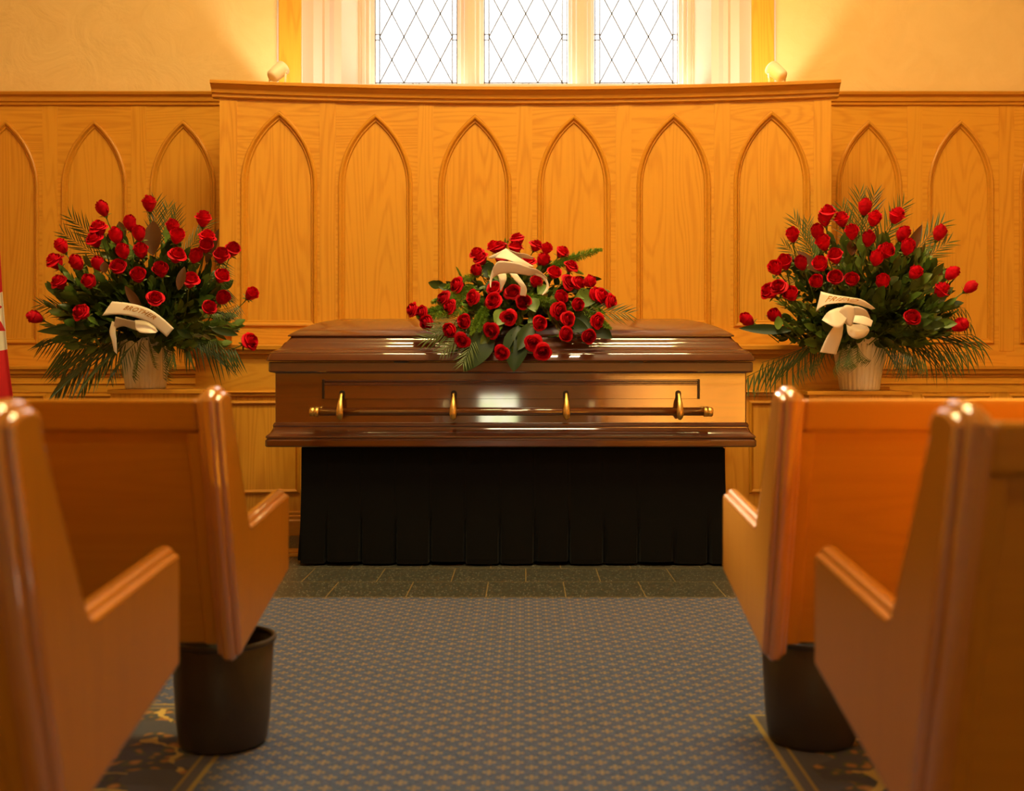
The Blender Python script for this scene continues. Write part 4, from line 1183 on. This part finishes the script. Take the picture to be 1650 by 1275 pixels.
ROSES_L = [(587,132),(851,104),(742,214),(565,245),(985,235),(1160,190),(541,310),(663,287),(793,273),(1010,288),(1180,300),(1175,345),(1327,365),(352,345),(702,375),(805,372),(1008,400),(1115,402),(1262,400),(318,435),(440,440),(565,448),(676,466),(790,512),(918,480),(1265,516),(1085,540),(343,553),(512,548),(885,645),(1270,640),(1190,697),(1433,618),(203,750),(470,724),(1420,890)]
fr_L = [(215, 540, 48, 575, -.1, -.1, 1), (205, 545, 62, 600, -.12, -.2, 1), (215, 545, 112, 598, -.15, -.25, 1), (222, 548, 170, 600, -.2, -.28, 0), (230, 545, 200, 598, -.2, -.3, 1),
        (262, 548, 262, 608, -.2, -.3, 1), (270, 545, 300, 602, -.15, -.28, 0), (280, 545, 345, 590, -.1, -.2, 1), (285, 540, 408, 578, -.1, -.12, 1), (300, 545, 385, 560, -.05, -.2, 0), (165, 535, 60, 545, 0, -.05, 0),
        (240, 545, 235, 590, -.22, -.3, 1), (250, 420, 255, 316, 0, 0, 2), (275, 420, 290, 330, .05, .05, 2), (290, 420, 345, 352, 0, 0, 2), (190, 420, 112, 345, .05, .0, 2), (180, 430, 100, 372, .05, 0, 2),
        (310, 460, 392, 432, 0, -.05, 1), (320, 470, 396, 470, -.05, -.1, 1), (150, 500, 62, 492, 0, -.05, 2), (330, 500, 395, 505, -.1, -.1, 1), (265, 410, 272, 325, 0.02, 0.02, 2)]
la_L = [(247, 412, 243, 350, 30, -.22, -.12, LANCE_B), (200, 385, 190, 356, 16, -.10, -.10, LANCE_B), (332, 425, 351, 368, 15, -.08, -.08, LANCE_B), (352, 425, 352, 400, 14, -.08, -.08, LANCE_B),
        (175, 530, 56, 533, 18, -.28, -.22, LANCE_D), (175, 520, 82, 528, 16, -.3, -.26, LANCE_D), (228, 500, 200, 460, 14, -.40, -.40, LANCE_B), (288, 468, 296, 428, 14, -.40, -.38, LANCE_B), (285, 532, 312, 545, 12, -.34, -.3, LANCE_D),
        (340, 530, 385, 540, 12, -.25, -.2, LANCE_D), (170, 440, 166, 420, 14, -.33, -.32, LANCE_B)]
tL, coreL = arrangement('tall red rose arrangement with a BROTHER ribbon in a white ribbed pot', -1.867, 5.60, PZ, ROSES_L, TL, 0, fr_L, la_L, 5, 0.0, None)
ribbon(tL, [(640, 658), (720, 666), (790, 680), (860, 706), (930, 755), (992, 812)], [(583, 740), (650, 733), (720, 738), (790, 755), (865, 788), (952, 862)], 5.19, TL, bow=0.03, text='BROTHER', tscale=(0.26, 0.76, 0.22, 0.58))
ribbon(tL, [(660, 745), (720, 760), (780, 772), (840, 790)], [(645, 822), (700, 800), (760, 818), (810, 834)], 5.215, TL, bow=-0.01, tilt=0.03)
ribbon(tL, [(770, 765), (830, 770), (880, 800), (900, 830)], [(775, 815), (800, 836), (850, 840), (890, 838)], 5.205, TL, bow=0.01, tilt=-0.03)
ribbon(tL, [(640, 770), (625, 830), (640, 890), (650, 940)], [(665, 780), (660, 830), (665, 880), (668, 960)], 5.24, TL, bow=0.01)

TR_ = (1150.0, 300.0, 3.3)
ROSES_R = [(803,115),(590,175),(606,145),(680,180),(853,176),(971,160),(420,262),(552,246),(735,247),(823,283),(1006,258),(1200,252),(583,303),(916,348),(1031,328),(647,374),(867,385),(378,408),(466,412),(568,417),(330,438),(1070,463),(1265,466),(647,490),(550,510),(734,500),(898,512),(347,541),(299,562),(412,575),(1209,557),(1362,540),(328,690),(180,712),(1052,702),(1306,741)]
fr_R = [(1330, 545, 1205, 605, -.1, -.15, 1), (1335, 545, 1235, 590, -.1, -.2, 1), (1345, 548, 1285, 605, -.15, -.25, 1), (1370, 550, 1372, 612, -.22, -.3, 1), (1362, 548, 1345, 600, -.22, -.3, 0), (1380, 550, 1392, 602, -.22, -.3, 1),
        (1420, 545, 1470, 595, -.12, -.22, 1), (1425, 540, 1500, 590, -.1, -.2, 1), (1430, 540, 1560, 580, -.1, -.1, 1), (1430, 535, 1565, 548, 0, -.05, 0), (1440, 545, 1545, 592, -.1, -.15, 1), (1410, 545, 1455, 602, -.15, -.2, 0),
        (1385, 410, 1380, 302, 0, 0, 2), (1390, 410, 1408, 302, .03, .03, 2), (1400, 420, 1458, 320, 0, 0, 2), (1385, 420, 1352, 325, .05, .05, 2), (1320, 440, 1255, 392, 0, 0, 2), (1320, 430, 1272, 345, 0, 0, 2), (1310, 430, 1300, 350, .05, .05, 2),
        (1440, 440, 1525, 352, .05, .05, 2), (1450, 450, 1535, 385, 0, 0, 2), (1470, 480, 1550, 500, 0, 0, 1), (1480, 490, 1560, 520, -.05, -.05, 1), (1310, 460, 1262, 450, -.1, -.1, 2)]
la_R = [(1452, 428, 1488, 360, 18, -.12, -.08, LANCE_B), (1318, 440, 1286, 402, 18, -.22, -.18, LANCE_B), (1372, 412, 1373, 385, 16, -.25, -.22, LANCE_B), (1275, 533, 1190, 528, 16, -.28, -.22, LANCE_D), (1470, 525, 1530, 522, 14, -.3, -.28, LANCE_D), (1490, 530, 1545, 528, 12, -.2, -.18, LANCE_B),
        (1500, 444, 1545, 432, 10, -.15, -.1, LANCE_B), (1262, 520, 1238, 522, 16, -.3, -.26, LANCE_G)]
tR, coreR = arrangement('tall red rose arrangement with a FRIEND ribbon and bow in a white ribbed pot', 1.652, 5.60, PZ - 0.008, ROSES_R, TR_, 0, fr_R, la_R, 9, 0.005, [0.9, 0.75, 2.6])
for (bx, by, tx, ty) in ((1300, 520, 1270, 470), (1330, 520, 1300, 455), (1320, 545, 1285, 520), (1420, 520, 1470, 545), (1395, 560, 1400, 585), (1380, 560, 1383, 585)):
    pass
ribbon(tR, [(570, 560), (640, 578), (720, 590), (785, 602), (830, 628), (860, 652)], [(543, 668), (585, 636), (650, 624), (710, 622), (775, 634), (838, 656)], 5.19, TR_, bow=0.03, text='FRIEND', tscale=(0.15, 0.62, 0.16, 0.66))
ribbon(tR, [(700, 640), (650, 650), (610, 668), (582, 700)], [(712, 700), (680, 748), (640, 750), (575, 712)], 5.17, TR_, bow=0.035, tilt=-0.035)
ribbon(tR, [(715, 640), (765, 640), (810, 660), (832, 700)], [(715, 715), (755, 705), (800, 712), (832, 716)], 5.175, TR_, bow=0.03, tilt=0.035)
ribbon(tR, [(750, 686), (790, 690), (820, 700), (846, 716)], [(740, 725), (780, 734), (810, 742), (836, 748)], 5.15, TR_, bow=0.01, tilt=-0.02)
ribbon(tR, [(655, 680), (690, 640), (715, 632), (745, 640)], [(680, 712), (705, 735), (730, 745), (748, 720)], 5.14, TR_, bow=0.02, tilt=0.02)
ribbon(tR, [(672, 728), (640, 745), (600, 805), (565, 884)], [(690, 735), (684, 790), (668, 845), (650, 896)], 5.165, TR_, bow=0.015, tilt=0.02)
ribbon(tR, [(705, 735), (712, 780), (735, 806), (760, 814)], [(805, 735), (828, 765), (805, 800), (765, 814)], 5.18, TR_, bow=0.03, tilt=0.04)

# ------------------------------------------------------------------ spray lying on the casket lid
TCn = (620.0, 340.0, 3.837)
def yspray(py):
    pts = [(330, 5.30), (380, 5.26), (430, 5.14), (480, 5.04), (530, 4.96), (575, 4.90), (640, 4.88)]
    for (a, ya), (c, yc_) in zip(pts, pts[1:]):
        if a <= py <= c: return ya + (yc_ - ya) * (py - a) / (c - a)
    return pts[-1][1]
sp = empty('casket_spray', (-0.03, 5.24, 1.10), 'spray of red roses and ferns with cream ribbons lying on the casket lid', 'flower spray')
rng = random.Random(21)
b = MB()
b.grid([[(rx_ * math.cos(2 * PI * k / 28), ry_ * math.sin(2 * PI * k / 28) + 0.02, z) for k in range(28)] for rx_, ry_, z in ((0.22, 0.09, 0.005), (0.25, 0.11, 0.02), (0.24, 0.10, 0.06), (0.15, 0.06, 0.09))], close_u=True, cap=True)
b.build('foam_base', M_TIG, sp)
coreC = Vector((-0.03, 5.22, 1.13))
ROSES_C = [(820,180),(806,230),(676,225),(715,228),(935,218),(1000,235),(570,270),(595,298),(1095,258),(725,298),(886,318),(979,307),(570,368),(1150,345),(1047,385),(452,460),(934,442),(1135,445),(1190,452),(1262,438),(680,483),(793,508),(549,535),(675,557),(856,562),(1085,535),(1295,518),(1335,528),(180,615),(368,545),(408,597),(235,630),(1188,580),(1392,563),(265,690),(1072,615),(1128,670),(766,660),(495,683),(405,735),(953,695),(1310,680),(662,738),(1115,762),(1258,775),(478,800),(915,812),(725,875),(975,870)]
for (x, y) in ROSES_C:
    px, py = TCn[0] + x / TCn[2], TCn[1] + y / TCn[2]
    p = P(px, py, yspray(py) - 0.015)
    d = (p - coreC).normalized()
    d = (d + Vector((0, -0.35, 0.12)) + Vector((rng.uniform(-.3, .3), rng.uniform(-.1, .1), rng.uniform(-.25, .25)))).normalized()
    rose(sp, p, d, rng.choice((0, 0, 1, 2, 4)), rng.uniform(0.86, 1.02))
def spray_part(me, name, bx, by, tx, ty, off0=0.04, off1=0.0, L0=0.26, roll=None, w=None):
    a_, b_ = P(bx, by, yspray(by) + off0), P(tx, ty, yspray(ty) + off1)
    s_ = (a_ - b_).length / L0
    o = put(me, name, sp, a_, b_, rng.uniform(0, 6.28) if roll is None else roll, s_)
    if w: o.scale = (w, w, s_)
    return o
# leaves all over the mound
for i in range(62):
    a = rng.uniform(0, 2 * PI); q = math.sqrt(rng.uniform(0.02, 1.0))
    tx = 835 + 138 * q * math.cos(a); ty = 490 + (92 if math.sin(a) > 0 else 72) * q * math.sin(a)
    bx = 835 + (tx - 835) * 0.35; by = 478 + (ty - 478) * 0.35
    me = rng.choice(SPRIG_D + SPRIG_D + SPRIG_M + SPRIG_S)
    a_, b_ = P(bx, by, yspray(by) + 0.06), P(tx, ty, yspray(ty) + rng.uniform(0.0, 0.05))
    d = (b_ - a_).normalized(); s_ = rng.uniform(0.62, 0.9)
    put(me, 'leafy_sprig', sp, b_ - d * 0.26 * s_, b_, rng.uniform(0, 6.28), s_)
for bx, by, tx, ty, w in ((790, 530, 751, 592, 1.6), (835, 525, 828, 592, 1.5), (925, 505, 984, 541, 1.3), (860, 520, 836, 560, 0.9), (795, 440, 778, 430, 1.0), (800, 450, 790, 480, 1.0), (905, 520, 945, 528, 0.9)):
    spray_part(LANCE_D, 'broad_leaf', bx, by, tx, ty, 0.02, -0.02, 0.30, 0, w * 0.9)
for bx, by, tx, ty, w in ((925, 480, 962, 482, 0.75), (815, 500, 800, 522, 0.7), (855, 480, 862, 500, 0.6), (880, 460, 868, 472, 0.5), (950, 470, 930, 478, 0.5)):
    spray_part(LANCE_G, 'broad_leaf', bx, by, tx, ty, 0.0, -0.03, 0.20, 0, w)
for bx, by, tx, ty in ((885, 432, 970, 402), (890, 425, 935, 412), (875, 430, 925, 420), (775, 440, 715, 465), (770, 460, 695, 488), (760, 470, 700, 498), (750, 485, 672, 512), (735, 490, 668, 505), (785, 490, 758, 540), (790, 485, 772, 535), (780, 495, 762, 525), (840, 475, 905, 488), (855, 485, 900, 495), (816, 410, 814, 384), (810, 405, 820, 385), (930, 495, 985, 530), (940, 480, 975, 505), (745, 450, 735, 430), (915, 430, 940, 442), (760, 500, 680, 515)):
    spray_part(FERNS[rng.randrange(2)], 'asparagus_fern', bx, by, tx, ty, 0.02, -0.02)
for bx, by, tx, ty, k in ((765, 525, 672, 552, 2), (760, 530, 705, 575, 2), (770, 530, 742, 598, 2), (745, 510, 690, 530, 2), (930, 500, 1025, 508, 2), (760, 520, 690, 540, 2)):
    spray_part(PALMS[k], 'palm_frond', bx, by, tx, ty, 0.02, -0.03, 0.36, 0)
YR = 4.98
def rb(A, B, off=0.0, bow=0.02, **k): return ribbon(sp, A, B, YR + off, TCn, bow=bow, **k)
rb([(668, 352), (700, 312), (760, 312), (830, 325), (900, 350), (950, 366), (1003, 412)], [(672, 412), (705, 392), (760, 386), (830, 390), (890, 400), (935, 398), (1000, 414)], 0.0, 0.03, tilt=0.02)
rb([(672, 345), (655, 395), (648, 440), (652, 472)], [(706, 380), (672, 408), (660, 440), (656, 474)], 0.005, -0.01)
rb([(948, 366), (992, 405), (1014, 460), (1006, 495), (976, 522)], [(925, 396), (972, 415), (1000, 455), (992, 488), (972, 518)], -0.004, -0.01)
rb([(748, 230), (800, 268), (860, 306), (925, 345)], [(682, 290), (745, 298), (800, 318), (860, 345)], 0.07, 0.03, tilt=-0.03)
rb([(750, 232), (820, 258), (870, 265), (922, 288)], [(748, 262), (815, 285), (860, 292), (915, 298)], 0.10, 0.02, tilt=0.02)
rb([(640, 286), (690, 262), (750, 232)], [(652, 296), (700, 288), (752, 262)], 0.09, 0.01)
rb([(692, 388), (708, 430), (714, 492)], [(748, 384), (752, 425), (720, 492)], 0.02, 0.01)
rb([(768, 385), (800, 425), (838, 470), (834, 522)], [(818, 390), (852, 435), (878, 480), (872, 528)], 0.015, 0.01)
